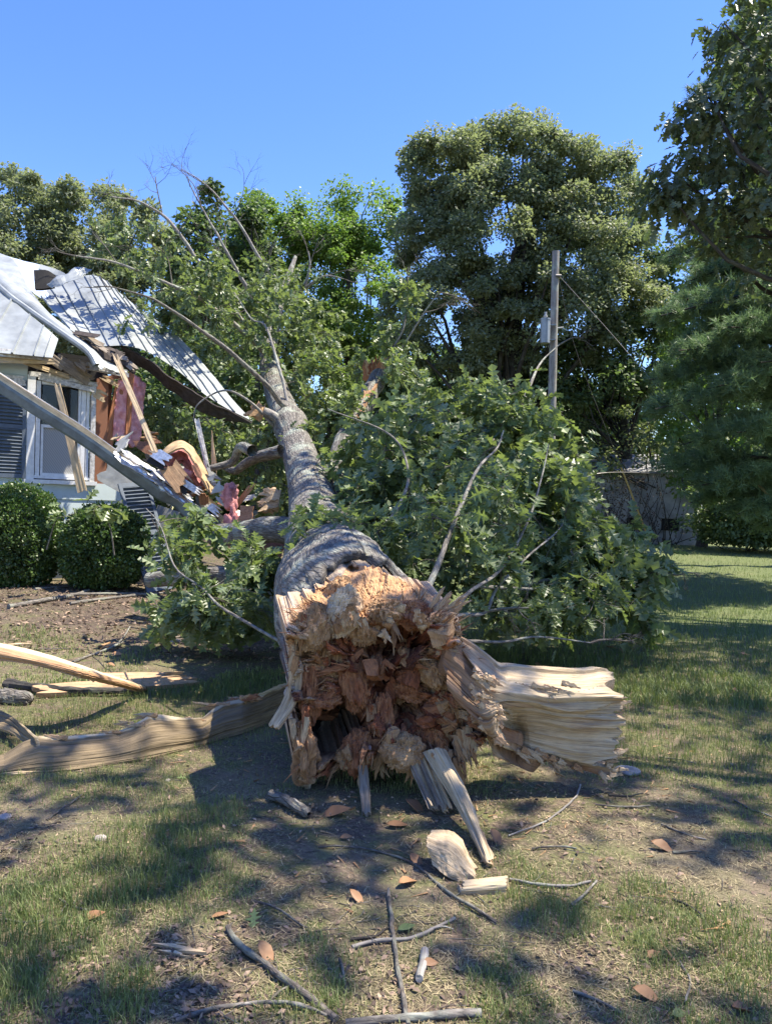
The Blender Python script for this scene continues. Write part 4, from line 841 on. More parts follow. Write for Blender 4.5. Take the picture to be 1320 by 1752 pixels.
dep += amp * (coff[ID] + ctx[ID] * (px_ - seeds[ID, 0]) + cty[ID] * (py_ - seeds[ID, 1]))
dep += amp * .07 * (1 - edge) ** 1.5
rad_f = fbm(np.c_[np.cos(ang) * 26, np.sin(ang) * 26, rho_ * 3], 4, 6)      # radial fibres
vert_f = fbm(np.c_[(px_ + .25 * py_) / 5., py_ / 60.], 4, 7)
dep += .028 * rad_f * (1 - topz) + .030 * vert_f * topz + .018 * fbm(Q / 9., 3, 9) + .010 * fbm(Q / 3., 2, 10)
fr = sst(rho_, .80, 1.); dep += .05 * fr * fbm(np.c_[np.cos(ang) * 22, np.sin(ang) * 22, rho_ * 0], 3, 12)
Vf = atv(np.c_[px_, py_, dep])
# colours: the wood itself (rot-stained heart, tan, pale sapwood), plus shade painted in the hollow
pal = np.array([(.21, .058, .022), (.31, .10, .038), (.39, .155, .064), (.46, .23, .105), (.11, .034, .015), (.52, .31, .155)])
cid = rs.choice(6, 210, p=[.27, .24, .2, .13, .1, .06]); ecc = np.hypot((seeds[:, 0] - 660) / 150, (seeds[:, 1] - 1180) / 150)
cid = np.where((ecc > .85) & (rs.rand(210) < .6), 5, cid)
colr = pal[cid][ID]
pale = np.array([.48, .28, .13]); cream = np.array([.66, .55, .40])
tz = np.clip(topz * .95, 0, 1)[:, None]; colr = colr * (1 - tz) + (pale * (1 + .25 * vert_f[:, None])) * tz
lf = sst(-(px_), -545, -505)[:, None] * sst(-py_, -1260, -1180)[:, None] * sst(vn(Q / 14, 5), -.3, .3)[:, None]; colr = colr * (1 - lf) + np.array([.52, .42, .31]) * lf
rr_ = (sst(px_, 760, 800) * sst(-py_, -1290, -1180))[:, None]; colr = colr * (1 - rr_ * .8) + cream * .85 * rr_ * .8
ora = sst(fbm(Q / 26., 3, 15), .12, .4)[:, None] * (rho_ > .5)[:, None]; colr = colr * (1 - ora * .6) + np.array([.48, .26, .13]) * ora * .6
hollow_shade = np.clip(hole * 1.6, 0, 1)[:, None]; colr = colr * (1 - hollow_shade) + np.array([.012, .009, .008]) * hollow_shade  # shade of the deep hollow painted near-black
wht = sst(fbm(np.c_[px_ / 4., py_ / 18.], 3, 25), .42, .6)[:, None] * (1 - tz) * (edge < .5)[:, None]; colr = colr * (1 - .6 * wht) + np.array([.55, .47, .42]) * .6 * wht
# skirt: from the rim back along the trunk
NS = 40; rimv = Vf.reshape(NT, NR, 3)[:, -1]; axis_d = nrm(P[60] - P[0]); sk = []; skc = []
cl = spline(TP, n)
for q in range(1, NS + 1):
    s = q / NS; L_ = .62 * s
    tgt = []; 
    basep = P[0] + axis_d * L_; ddv = rimv - rimv.dot(axis_d)[:, None] * axis_d - (basep - basep.dot(axis_d) * axis_d); rl = np.linalg.norm(ddv, axis=1)
    rtr = .445 - .02 * s; k = sst(s, .0, .4)
    jagg = .9 + .1 * 0
    newr = rl * (1 - k) + np.minimum(rl, rtr * .97) * k
    mv = rimv + axis_d * np.maximum(0, (basep + 0 - rimv).dot(axis_d) if False else ((basep - rimv) @ axis_d))[:, None] * 1.0
    mv = mv - nrm(ddv) * (rl - newr)[:, None]
    nz = .035 * fbm(np.c_[np.cos(th) * 20, np.sin(th) * 20, np.full(NT, s * 2.)], 4, 33)
    mv = mv + nrm(ddv) * (nz * (1 - k * .5))[:, None]
    sk.append(mv); skc.append(np.tile(np.array([.46, .35, .24]) * (1 - .3 * s), (NT, 1)) * (1 + .5 * fbm(np.c_[np.cos(th) * 26, np.sin(th) * 26, np.full(NT, s * 2.)], 3, 34))[:, None])
sk = np.array(sk).transpose(1, 0, 2); skc = np.array(skc).transpose(1, 0, 2)
G = np.concatenate([Vf.reshape(NT, NR, 3), sk], 1); Cc = np.concatenate([colr.reshape(NT, NR, 3), skc], 1)
G[..., 2] = np.maximum(G[..., 2], .0)
fcv = np.stack([np.cos(TH) * 14 + 0 * RH, np.sin(TH) * 14, RH * 6], -1); fcv = np.concatenate([fcv, np.repeat(fcv[:, -1:], NS, 1)], 1)
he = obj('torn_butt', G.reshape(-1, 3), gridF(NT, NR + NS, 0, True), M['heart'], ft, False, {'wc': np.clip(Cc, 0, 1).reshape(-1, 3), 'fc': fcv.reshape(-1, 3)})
he['label'] = 'rotten red-brown and tan torn butt end of the trunk'

# angular blocks of rotten heartwood standing out of the butt
def block_mesh(seed, mat):
    r = np.random.RandomState(seed); k = 5; g = np.linspace(-1, 1, k); faces = []; Vs = []; idx = {}
    def vid(p):
        key = tuple(np.round(p, 4))
        if key not in idx: idx[key] = len(Vs); Vs.append(p)
        return idx[key]
    for ax in range(3):
        for sg in (-1, 1):
            for i in range(k - 1):
                for j_ in range(k - 1):
                    q = []
                    for a_, b_ in ((i, j_), (i + 1, j_), (i + 1, j_ + 1), (i, j_ + 1)):
                        p = [0, 0, 0]; p[ax] = sg; p[(ax + 1) % 3] = g[a_]; p[(ax + 2) % 3] = g[b_]; q.append(vid(p))
                    faces.append(q if sg > 0 else q[::-1])
    V = np.array(Vs, float); c1 = 1 - r.uniform(.1, .5, 3)
    V[:, 0] *= 1 + .3 * V[:, 1] * r.randn() * .5; V[:, 1] *= 1 + .3 * V[:, 2] * r.randn() * .6; V[:, 0] += V[:, 2] * r.randn() * .25
    for _ in range(4):                                                 # random chops
        nn_ = nrm(r.randn(3)); hgt2 = r.uniform(.6, 1.0); d = V @ nn_ - hgt2; V = V - np.maximum(d, 0)[:, None] * nn_
    V += .08 * np.stack([vn(V * 2.2 + seed, 1), vn(V * 2.2 + seed, 2), vn(V * 2.2 + seed, 3)], 1)
    V[:, 2] += .34 * fbm(np.c_[V[:, :2] * 5, V[:, 2:] * .6], 2, seed); V += .04 * np.stack([fbm(V * 4, 2, seed + 7), fbm(V * 4, 2, seed + 8), V[:, 0] * 0], 1)
    return mesh('wood_block', V, np.array(faces), mat, False, {'fc': np.stack([V[:, 2], V[:, 0], V[:, 1]], 1) * .06 + seed, 'tint': np.full(len(V), r.rand() * .7)})
BM = [block_mesh(100 + i, M['red'] if i % 5 else M['tan']) for i in range(14)]
BT = [block_mesh(200 + i, M['tan']) for i in range(6)]
depg = dep.reshape(NT, NR)
def face_depth(px, py):
    t_ = math.atan2(py - cy, px - cx); i = int((t_ + np.pi) / (2 * np.pi) * (NT - 1)); rho_q = math.hypot(px - cx, py - cy) / Rt[i]; return depg[i, int(min(1, rho_q) * (NR - 1))], rho_q
hero = [(757, 1082, 32, 22, 34, 0, 'T', 18), (697, 1148, 24, 26, 40, 0, 'R', -30), (662, 1190, 18, 34, 44, 0, 'R', 20), (560, 1215, 30, 18, 40, 0, 'R', -8), (716, 1176, 20, 22, 40, 0, 'T', 30), (728, 1128, 17, 15, 40, 0, 'R', 15), (708, 1108, 15, 14, 30, 0, 'R', -20), (742, 1110, 16, 13, 30, 0, 'T', 35), (578, 1060, 20, 26, 26, 0, 'T', 20), (640, 1150, 26, 22, 40, 0, 'R', 5), (700, 1240, 20, 24, 30, 0, 'R', 40), (735, 1235, 24, 16, 40, 0, 'R', 30), (645, 1280, 18, 30, 30, 0, 'R', 3), (595, 1290, 16, 20, 30, 0, 'T', 10), (760, 1200, 22, 14, 30, 0, 'R', 25), (770, 1250, 14, 22, 30, 0, 'R', 10), (620, 1215, 16, 30, 40, 0, 'R', -12), (668, 1085, 12, 10, 20, 0, 'R', 0), (650, 1092, 9, 9, 20, 0, 'R', 12), (690, 1092, 10, 9, 20, 0, 'R', 30), (628, 1085, 10, 8, 20, 0, 'R', 22)]
rs = np.random.RandomState(77); items = [(x, y, a_ * .7, b_ * .7, c_2, k, an_) for x, y, a_, b_, c_2, _, k, an_ in hero]
while len(items) < 62:
    x, y = rs.uniform(500, 850), rs.uniform(1040, 1330); dd, rq = face_depth(x, y)
    if rq > .90 or y < 1075 + .15 * (x - 650) or (abs(x - 566) < 58 and abs(y - 1243) < 50) or (x < 560 and y < 1180 and rs.rand() < .6) : continue
    s = rs.uniform(5, 14) * (1 if rs.rand() < .85 else 1.5); items.append((x, y, s * rs.uniform(.6, 1.1), s * rs.uniform(.8, 1.7), s * 1.6, 'R' if rs.rand() < .72 else 'T', None))
for i, (x, y, a_, b_, c3, kd, an_) in enumerate(items):
    dd, rq = face_depth(x, y); k = 4.35 / F; me = (BM[i % 14] if kd == 'R' else BT[i % 6])
    o = link('wood_block', me, ft, tuple(at(x, y, dd + .045)))
    ra = math.atan2(y - cy, x - cx) if an_ is None else rad(an_) + math.pi / 2
    rot = -ra + math.pi / 2
    o.rotation_mode = 'XYZ'
    o.rotation_euler = (rad(90) + rs.randn() * .28, rot + rs.randn() * .15 if an_ is None else rad(-an_), rs.randn() * .28)
    o.rotation_euler = (rs.randn() * .25, -(ra - math.pi / 2) * 1.0, rs.randn() * .25)
    o.scale = (a_ * k, c3 * k * .8, b_ * k)
# splinters
def shard_mesh(seed, mat):
    r = np.random.RandomState(seed); n_ = 9; mb = MB()
    for q in range(r.randint(2, 5)):
        x = np.linspace(0, r.uniform(.65, 1.), n_); wv = r.uniform(.035, .085) * (1 - (x / x[-1]) ** r.uniform(1.5, 4)) + .004; tv = wv * r.uniform(.35, .7)
        oy, oz = r.uniform(-.07, .07, 2); by = r.randn() * .05; bz = r.randn() * .07; rows_ = []
        for s_x, s_y in ((-1, -1), (1, -.6), (.8, 1), (-.7, .8)): rows_.append(np.c_[x, oy + by * x * x + s_x * wv * (1 + .35 * r.randn(n_)), oz + bz * x * x + s_y * tv])
        G_ = np.array(rows_).transpose(1, 0, 2).reshape(-1, 3); Fq_ = [[i * 4 + j_, i * 4 + (j_ + 1) % 4, (i + 1) * 4 + (j_ + 1) % 4, (i + 1) * 4 + j_] for i in range(n_ - 1) for j_ in range(4)]
        mb.add(G_, np.array(Fq_), fc=G_ * .4 + seed, tint=r.rand() * .6)
    o = mb.build('tmp', mat); me = o.data; bpy.data.objects.remove(o); me.name = 'splinter'; return me
SM = {k: [shard_mesh(i + h, M[k]) for i in range(6)] for h, k in enumerate(('sap', 'tan', 'red', 'slab'))}
def shard(px, py, d, dirpx, L, wsc, kd, i, dy=-.15, parent=ft):
    p = at(px, py, d); dv_ = nrm(RIGHT * dirpx[0] - UP * dirpx[1] + FWD * dy); o = link('splinter', SM[kd][i % 6], parent)
    z = nrm(np.cross(dv_, np.cross([0, -1, .2], dv_)) + 1e-6); o.matrix_world = Mx(p, dv_, np.cross(z, dv_), z) @ Matrix.Diagonal((L, wsc, wsc, 1)); return o
rs = np.random.RandomState(91); cnt = 0
for i in range(22):      # sunburst at the top right
    u = rs.rand(); shard(748 + rs.uniform(-14, 22), 1048 + rs.uniform(-8, 14), 4.42, (rs.uniform(.3, 1.2), -rs.uniform(.3, 1.)), rs.uniform(.10, .2), rs.uniform(.09, .16), 'sap', i, rs.uniform(-.3, .2))
for i in range(5): shard(745, 1070 + i * 12, 4.35, (1, .25), .17, .12, 'sap', i, -.1)
for i in range(26):      # hanging fringe underneath
    x = rs.uniform(590, 790); shard(x, 1285 + rs.uniform(-10, 18), 4.38 + rs.rand() * .12, (rs.randn() * .25, 1.), rs.uniform(.09, .20), rs.uniform(.12, .25), ('sap', 'tan', 'slab')[i % 3], i, rs.uniform(-.2, .1))
for i in range(16): shard(rs.uniform(775, 812), rs.uniform(1240, 1290), 4.38, (rs.uniform(.0, .35), 1.), rs.uniform(.12, .2), .18, ('tan', 'slab')[i % 2], i)
for i in range(11):      # pale fibres down the left rim
    y = rs.uniform(1045, 1260); shard(500 + rs.uniform(-6, 26), y, 4.30, (rs.randn() * .12 - .05, 1.), rs.uniform(.12, .26), rs.uniform(.12, .22), ('tan', 'sap', 'red')[i % 3], i, 0)
for i in range(12):      # fibres in the pale top, running towards the rim
    x = rs.uniform(530, 735); y = 1010 + .22 * (x - 560) + rs.uniform(-15, 40); dd, _ = face_depth(x, y); shard(x, y, dd + .02, (rs.uniform(-.3, .5), 1), rs.uniform(.12, .22), rs.uniform(.12, .2), ('sap', 'tan')[i % 2], i, -.75)
for i in range(20):      # spiky lip over the upper cavity
    x = rs.uniform(585, 730); shard(x, 1060 + 16 * math.sin(x * .07) + rs.uniform(-16, 10), 4.24, (rs.randn() * .35, 1), rs.uniform(.04, .13) ** 1., rs.uniform(.12, .3), ('tan', 'sap')[i % 2], i, .15)
for i in range(26):
    x, y = rs.uniform(520, 800), rs.uniform(1130, 1300); dd, rq = face_depth(x, y)
    if rq < .9: shard(x, y, dd - .01, (x - cx, y - cy + 40), rs.uniform(.08, .2), rs.uniform(.12, .25), 'red', i, -.2)
# ragged lumps of punky wood hanging in the break
def lump(px, py, rx, ry, mt, sd, proud=.05, rzf=.8, tilt=0.):
    dd, rq = face_depth(px, py); c = at(px, py, dd + .02); k = 4.35 / F; u_, v_ = np.meshgrid(np.linspace(0, np.pi, 58), np.linspace(0, 2 * np.pi, 72), indexing='ij')
    S = np.stack([np.sin(u_) * np.cos(v_), np.sin(u_) * np.sin(v_), np.cos(u_)], -1).reshape(-1, 3)
    q = np.c_[S[:, 0] * 6 + S[:, 2] * tilt * 3, S[:, 1] * 6, S[:, 2] * 1.1] * (rx / 26.) + sd
    rdg = 1 - 2 * np.abs(fbm(q, 4, sd)); stp = np.floor(fbm(S * 2.3 + sd, 2, sd + 3) * 5) / 5
    S = S * (1 + .26 * rdg + .20 * fbm(S * 2. + sd, 3, sd + 1) + .28 * stp)[:, None]; S[:, 2] += .12 * vn(np.c_[S[:, :2] * 9, S[:, 2:] * 0], sd) * (S[:, 2] < 0)
    V = c + S[:, :1] * rx * k * RIGHT + S[:, 1:2] * (proud + rx * k * rzf * .5) * FWD + S[:, 2:] * ry * k * UP + S[:, 2:] * tilt * rx * k * RIGHT
    fcl = np.c_[S[:, 2] * ry * k, S[:, 0] * rx * k, S[:, 1] * .05] + sd
    obj('punky_wood', V, gridF(58, 72, 0, True), M[mt], ft, False, {'fc': fcl, 'tint': np.clip(.5 + .8 * fbm(S * 1.7, 3, sd), 0, 1)})
for i, (x_, y_, rx_2, ry_, mt_, tl_) in enumerate([(560, 1118, 30, 56, 'tan', .2), (588, 1046, 28, 36, 'orange', .3), (622, 1075, 24, 24, 'tan', 0), (660, 1046, 34, 20, 'tan', 0), (712, 1052, 34, 22, 'red', -.2), (530, 1185, 18, 44, 'red', 0), (606, 1168, 24, 44, 'red', -.3), (765, 1215, 28, 46, 'tan', -.2), (690, 1286, 34, 26, 'tan', 0), (612, 1285, 24, 34, 'red', .1), (538, 1075, 24, 34, 'tan', .2), (745, 1150, 26, 26, 'tan', -.4), (550, 1196, 30, 14, 'red', 0), (735, 1270, 26, 36, 'red', -.2), (598, 1296, 22, 18, 'tan', 0), (655, 1235, 16, 42, 'red', 0), (700, 1180, 28, 20, 'red', -.3), (520, 1300, 16, 40, 'orange', 0), (800, 1160, 22, 24, 'tan', 0), (580, 1010, 20, 22, 'tan', .3)]):
    lump(x_, y_, rx_2, ry_, mt_, 7 + i, tilt=tl_)
# crumbly fibres all over the rotten face: too small and many to count
rs = np.random.RandomState(123); FT = (np.array([[0, .06, 0], [0, -.05, .05], [0, -.02, -.06], [.6, .03, .02], [1, 0, 0]]), np.array([[0, 1, 3], [1, 2, 3], [2, 0, 3], [0, 1, 4], [1, 2, 4], [2, 0, 4]]))
for kd, n_, nm_ in (('red', 1500, 'rotten_fibres'), ('tan', 1700, 'wood_fibres')):
    p_ = []; d_ = []
    while len(p_) < n_:
        x, y = rs.uniform(495, 850), rs.uniform(1030, 1330); dd, rq = face_depth(x, y)
        if rq > 1 or (kd == 'tan' and rq < .5 and rs.rand() < .75) or (abs(x - 566) < 42 and abs(y - 1243) < 40): continue
        p_.append(at(x, y, dd + .004)); a_ = nrm(np.array([x - cx, y - cy + 25.]) + rs.randn(2) * 40); d_.append(nrm(RIGHT * a_[0] - UP * a_[1] - FWD * rs.uniform(.1, .9)))
    V, Fa, ti = scatter(FT, np.array(p_), np.array(d_), rs.randn(n_, 3), rs.uniform(.015, .075, n_) * np.where(rs.rand(n_) < .1, 1.8, 1.), rs.rand(n_))
    tag(obj(nm_, V, Fa, M[kd], ft, False, {'tint': ti * .8, 'fc': V}), kind='stuff')
# the curl of pale wood at lower left
V, Fq, fc, ti = sheet([px3([(494, 1120, 4.45), (496, 1160, 4.42), (484, 1198, 4.36), (458, 1243, 4.28)]), px3([(512, 1125, 4.40), (513, 1165, 4.36), (503, 1205, 4.32), (474, 1247, 4.25)])], 40, 10, .02, lambda u, v: .012 * fbm(np.c_[u.ravel() * 4, v.ravel() * 60], 3, 3).reshape(u.shape), (0, .06), 9, seed=2)
obj('torn_strip', V, Fq, M['sap'], ft, False, {'fc': fc, 'tint': ti})
V, Fq, fc, ti = sheet([px3([(506, 1235, 4.40), (507, 1290, 4.38), (512, 1345, 4.36)]), px3([(520, 1235, 4.33), (526, 1290, 4.28), (524, 1343, 4.28)]), px3([(530, 1262, 4.40), (545, 1300, 4.38), (535, 1330, 4.36)])], 70, 40, .04, lambda u, v: .07 * fbm(np.c_[u.ravel() * 8, v.ravel() * 22], 4, 3).reshape(u.shape), (.05, .1), 9, seed=12)
obj('torn_strip', V, Fq, M['tan'], ft, False, {'fc': fc, 'tint': ti})
# the big flared slab to the right
rows = [[(752, 1080, 4.62), (800, 1108, 4.58), (845, 1140, 4.56), (885, 1153, 4.56), (960, 1158, 4.6), (1048, 1156, 4.66)],
        [(756, 1090, 4.50), (805, 1125, 4.46), (850, 1155, 4.44), (890, 1166, 4.44), (965, 1172, 4.48), (1050, 1168, 4.55)],
        [(756, 1110, 4.36), (805, 1150, 4.32), (855, 1178, 4.30), (895, 1184, 4.33), (965, 1192, 4.37), (1060, 1188, 4.44)],
        [(760, 1140, 4.26), (812, 1185, 4.19), (850, 1200, 4.20), (900, 1205, 4.28), (970, 1215, 4.34), (1072, 1212, 4.42)],
        [(770, 1170, 4.22), (820, 1220, 4.12), (852, 1213, 4.10), (874, 1226, 4.44), (905, 1228, 4.42), (975, 1238, 4.40), (1070, 1240, 4.42)],
        [(785, 1195, 4.24), (828, 1248, 4.10), (853, 1238, 4.10), (876, 1250, 4.52), (905, 1255, 4.46), (975, 1265, 4.43), (1064, 1270, 4.42)],
        [(800, 1215, 4.30), (838, 1262, 4.18), (856, 1266, 4.18), (882, 1274, 4.50), (910, 1284, 4.47), (975, 1298, 4.44), (1056, 1305, 4.43)],
        [(810, 1225, 4.40), (845, 1268, 4.34), (885, 1282, 4.44), (925, 1298, 4.47), (980, 1320, 4.46), (1048, 1338, 4.46)]]
def sd_(u, v):
    q = np.c_[u.ravel() * 1.6 + .35 * np.sin(v.ravel() * 7), (v.ravel() + .03 * vn(np.c_[u.ravel() * 3, v.ravel() * 4], 9)) * 22]; rd_ = 1 - np.abs(fbm(q, 4, 4)) * 2
    st = np.floor(v.ravel() * 9 + .8 * vn(np.c_[u.ravel() * 1.2, v.ravel() * 4], 6)); lg = .040 * sst(.52 + .03 * np.sin(u.ravel() * 5) - v.ravel() / .62, -.02, .02) - .02; return (.014 * rd_ * (.5 + 1.3 * vn(np.c_[u.ravel() * 2.5, v.ravel() * 7], 91)) + lg + .020 * (h3(st.astype(int), st.astype(int) * 0, st.astype(int) * 0, 5) - .5) + .035 * fbm(np.c_[u.ravel() * 3, v.ravel() * 5], 3, 14)).reshape(u.shape)
V, Fq, fc, ti = sheet([px3(r_) for r_ in rows], 220, 130, .07, sd_, (0, .085), 9, seed=41, tint=lambda u, v: np.clip(sst(.38 - u, 0, .3) * .8 + sst(fbm(np.c_[u.ravel() * 6, v.ravel() * 9], 3, 4).reshape(u.shape), .1, .5) * .35 + sst(v, .93, 1.) * .8, 0, 1))
V[:, 2] = np.maximum(V[:, 2], .002)
obj('torn_slab', V, Fq, M['slab'], ft, False, {'fc': fc, 'tint': ti})['label'] = 'broad flared slab of cream split sapwood reaching right'
rs = np.random.RandomState(14)
for i in range(20): y = rs.uniform(1170, 1325); shard(1048 + rs.uniform(-14, 10), y, 4.48, (1., rs.uniform(-.3, .5)), rs.uniform(.05, .13), rs.uniform(.1, .2), ('slab', 'sap')[i % 2], i, .1)
for i in range(16): x = rs.uniform(880, 1030); shard(x, 1282 + .25 * (x - 880) + rs.uniform(-6, 6), 4.46, (rs.uniform(.3, 1), .6), rs.uniform(.05, .12), .2, ('slab', 'tan')[i % 2], i, 0)
for i in range(12): x = rs.uniform(860, 960); shard(x, 1165 + rs.uniform(-2, 30), 4.36, (1, .25), rs.uniform(.08, .16), .18, 'slab', i, -.2)
for i in range(18): shard(rs.uniform(800, 850), rs.uniform(1150, 1262), 4.13, (.7, .7 + rs.randn() * .2), rs.uniform(.05, .12), .2, 'sap', i, -.15)
# heavy splinters running down to the soil
def gsheet(rows, nm, mat, seed, th=.035, jag=(.02, .09), amp=.012, parent=None, lab=None, nu=60, nv=18, fr=50):
    V, Fq, fc, ti = sheet([px3(r_) for r_ in rows], nu, nv, th, lambda u, v: amp * (1 - np.abs(fbm(np.c_[u.ravel() * 3, v.ravel() * fr], 4, seed)) * 2).reshape(u.shape), jag, 14, seed=seed)
    o = obj(nm, V, Fq, M[mat], parent, False, {'fc': fc, 'tint': ti});
    if lab: o['label'] = lab
    return o
gd = lambda px, py: float(at(0, 0, 0)[0] * 0 + (gp(px, py)[1]))
gsheet([[(722, 1285, 4.28), (768, 1360, 4.02), (803, 1425, 3.74), (830, 1483, 3.52)], [(748, 1280, 4.22), (783, 1350, 3.98), (812, 1415, 3.70), (838, 1478, 3.49)], [(765, 1285, 4.28), (796, 1352, 4.04), (820, 1415, 3.76), (844, 1470, 3.55)]], 'long_splinter', 'slab', 61, .04, parent=ft, lab='long heavy splinter slanting down to the soil')
for i, (x0, y0, x1, y1, wd) in enumerate([(690, 1270, 742, 1392, 9), (700, 1275, 752, 1388, 7), (712, 1280, 758, 1392, 8), (680, 1265, 735, 1385, 6), (725, 1290, 765, 1385, 6)]):
    gsheet([[(x0, y0, 4.33), ((x0 + x1) / 2, (y0 + y1) / 2, 4.22), (x1, y1, 4.05)], [(x0 + wd, y0, 4.31), ((x0 + x1) / 2 + wd, (y0 + y1) / 2, 4.20), (x1 + wd, y1 - 3, 4.04)]], 'long_splinter', 'oldwood' if i % 2 else 'slab', 70 + i, .02, parent=ft, nu=30, nv=8)
gsheet([[(612, 1310, 4.36), (616, 1355, 4.20), (619, 1396, 4.05)], [(628, 1310, 4.34), (631, 1355, 4.18), (634, 1396, 4.04)]], 'long_splinter', 'oldwood', 80, .025, parent=ft, nu=30, nv=8)

# limbs and branches ---------------------------------------------------------
SK = []          # skeleton points for twig growth (pos, radius)
def limb(pts, r0, r1, nm='limb', mat='limb', k=12, n_=None, seed=0, amp=.12, sk=True):
    P_ = spline(px3(pts), n_ or max(12, len(pts) * 9)); r_ = np.linspace(r0, r1, len(P_)); P_ = P_ + .25 * r0 * np.stack([vn(P_ * 2.5, seed), vn(P_ * 2.5, seed + 1), vn(P_ * 2.5, seed + 2)], 1)
    a_, f_, fc_ = tube(P_, r_, k); cen_ = np.repeat(P_, k, 0); a_ = a_ + (a_ - cen_) * (amp * fbm(np.c_[a_ * 6], 3, seed))[:, None]
    if mat == 'limb' and pts[-1][2] > 12: mat = 'sunlit_limb'  # far crown limbs get the bark with painted sunlight
    o = obj(nm, a_, f_, M[mat], ft, True, {'fc': fc_})
    if sk: SK.append(P_)
    return o
SK.append(P[185::2])
limb([(512, 708, 13.9), (480, 690, 13.7), (455, 658, 13.4), (395, 603, 12.9), (332, 557, 12.5), (270, 515, 12.2), (215, 497, 12)], .06, .012, seed=1)
limb([(468, 622, 17), (425, 575, 16.4), (345, 512, 15.6), (295, 488, 15.2), (200, 450, 14.8), (130, 438, 14.6)], .06, .012, seed=2)
limb([(458, 610, 17.2), (420, 560, 16.8), (380, 503, 16.3), (345, 455, 16), (305, 397, 15.8), (278, 368, 15.8), (235, 345, 15.7), (190, 335, 15.6)], .07, .012, seed=3)
limb([(466, 565, 19), (440, 520, 18.6), (408, 468, 18.2), (385, 425, 18), (345, 355, 18), (318, 300, 18)], .07, .008, seed=4)
limb([(485, 490, 21.2), (450, 450, 20.8), (400, 370, 20.4), (350, 315, 20.2), (310, 288, 20)], .06, .006, seed=5)
limb([(507, 500, 20.5), (522, 485, 20.4), (530, 455, 20.3), (528, 430, 20.3)], .06, .01, seed=6)
limb([(505, 505, 20.5), (540, 480, 20.3), (560, 472, 20.2), (590, 478, 20)], .05, .008, seed=7)
limb([(480, 650, 16), (470, 610, 16.6), (468, 580, 17), (455, 545, 17.2), (430, 520, 17.3)], .05, .01, seed=8)
limb([(495, 700, 14.2), (480, 640, 14.5), (455, 560, 15), (430, 545, 15.1), (400, 500, 15.4)], .035, .008, seed=9)
limb([(470, 730, 13.6), (430, 690, 13.2), (385, 668, 13), (340, 690, 12.9), (330, 720, 12.9)], .03, .006, seed=10)
limb([(492, 735, 13.6), (470, 712, 13.5), (450, 703, 13.4)], .10, .07, seed=11, sk=False)
shard(452, 704, 13.4, (-1, -.2), .35, 1.1, 'tan', 1, -.2).scale
limb([(562, 860, 10.4), (578, 800, 11.6), (598, 745, 12.8), (618, 700, 13.8), (646, 642, 15)], .20, .17, 'broken_limb', 'tanbark' if 'tanbark' in M else 'bark', 16, seed=12)
for i in range(9): shard(646 + (i - 4) * 2.4, 650, 15, ((i - 4) * .1 + .15, -1), .45, 1., ('red', 'tan')[i % 2], i, 0)
V, Fq, fc, ti = sheet([px3([(590, 745, 12.5), (612, 690, 13.6), (636, 642, 14.8)]), px3([(602, 748, 12.4), (626, 692, 13.5), (652, 644, 14.7)])], 40, 10, .05, lambda u, v: .02 * fbm(np.c_[u.ravel() * 3, v.ravel() * 30], 3, 3).reshape(u.shape), (.05, .05), 9, seed=22)
obj('torn_strip', V, Fq, M['tan'], ft, False, {'fc': fc, 'tint': ti})
limb([(648, 645, 15), (670, 600, 15), (690, 560, 15), (697, 500, 15), (684, 470, 15)], .03, .006, seed=13)
limb([(655, 640, 15), (690, 590, 14.8), (725, 535, 14.6), (750, 500, 14.5)], .03, .006, seed=14)
limb([(660, 1000, 7), (600, 935, 8.6), (500, 912, 9.3), (430, 910, 10), (370, 918, 10.6)], .19, .15, seed=15, sk=False, mat='bark', k=16)
limb([(720, 960, 9), (600, 985, 9.4), (480, 985, 9.7), (400, 985, 9.9), (300, 988, 10.1), (255, 992, 10.2)], .15, .10, seed=16, mat='bark', k=16)
limb([(430, 770, 11.5), (410, 765, 11.8), (395, 790, 12.), (360, 800, 12)], .09, .05, seed=17, sk=False, mat='bark')
limb([(480, 770, 11.9), (435, 785, 12.2), (405, 805, 12.6), (380, 798, 13)], .1, .05, seed=18, mat='bark', sk=False)
for i in range(7): shard(480 - i, 845 + i * 3, 11, (-1, .1 * (i - 3)), .3, .8, 'sap', i, -.2)
# right-hand mass
limb([(700, 1040, 5.2), (725, 1018, 5.5), (752, 955, 6), (788, 865, 6.5), (822, 795, 7), (850, 765, 7.4), (862, 735, 7.6)], .030, .006, seed=20)
limb([(770, 1060, 5.6), (800, 1015, 5.8), (860, 970, 6.3), (905, 885, 7), (925, 820, 7.4), (938, 760, 8)], .018, .005, seed=21)
limb([(730, 1060, 5.6), (790, 1052, 6), (830, 1046, 6.2), (850, 1005, 6.5), (905, 950, 7), (960, 900, 8), (975, 850, 8.4)], .020, .005, seed=22)
limb([(805, 1003, 7), (900, 1008, 7.3), (1000, 1012, 7.8), (1060, 1012, 8.4), (1110, 1042, 8.8)], .018, .008, seed=23)
limb([(780, 1096, 5.9), (860, 1098, 6.2), (920, 1090, 6.5), (1010, 1100, 6.9)], .014, .006, seed=24)
limb([(820, 1045, 7.5), (900, 1050, 8), (980, 1046, 8.5), (1050, 1050, 9)], .06, .03, seed=25)
limb([(875, 740, 11), (905, 660, 11.6), (925, 620, 12), (956, 590, 12.2)], .03, .008, seed=26)
limb([(640, 990, 7.5), (700, 900, 9), (780, 800, 10), (880, 740, 11), (960, 742, 11.3)], .07, .03, seed=27)
limb([(600, 900, 9), (700, 895, 9.6), (800, 905, 10), (900, 880, 10.4), (1000, 900, 10.6)], .06, .02, seed=28)
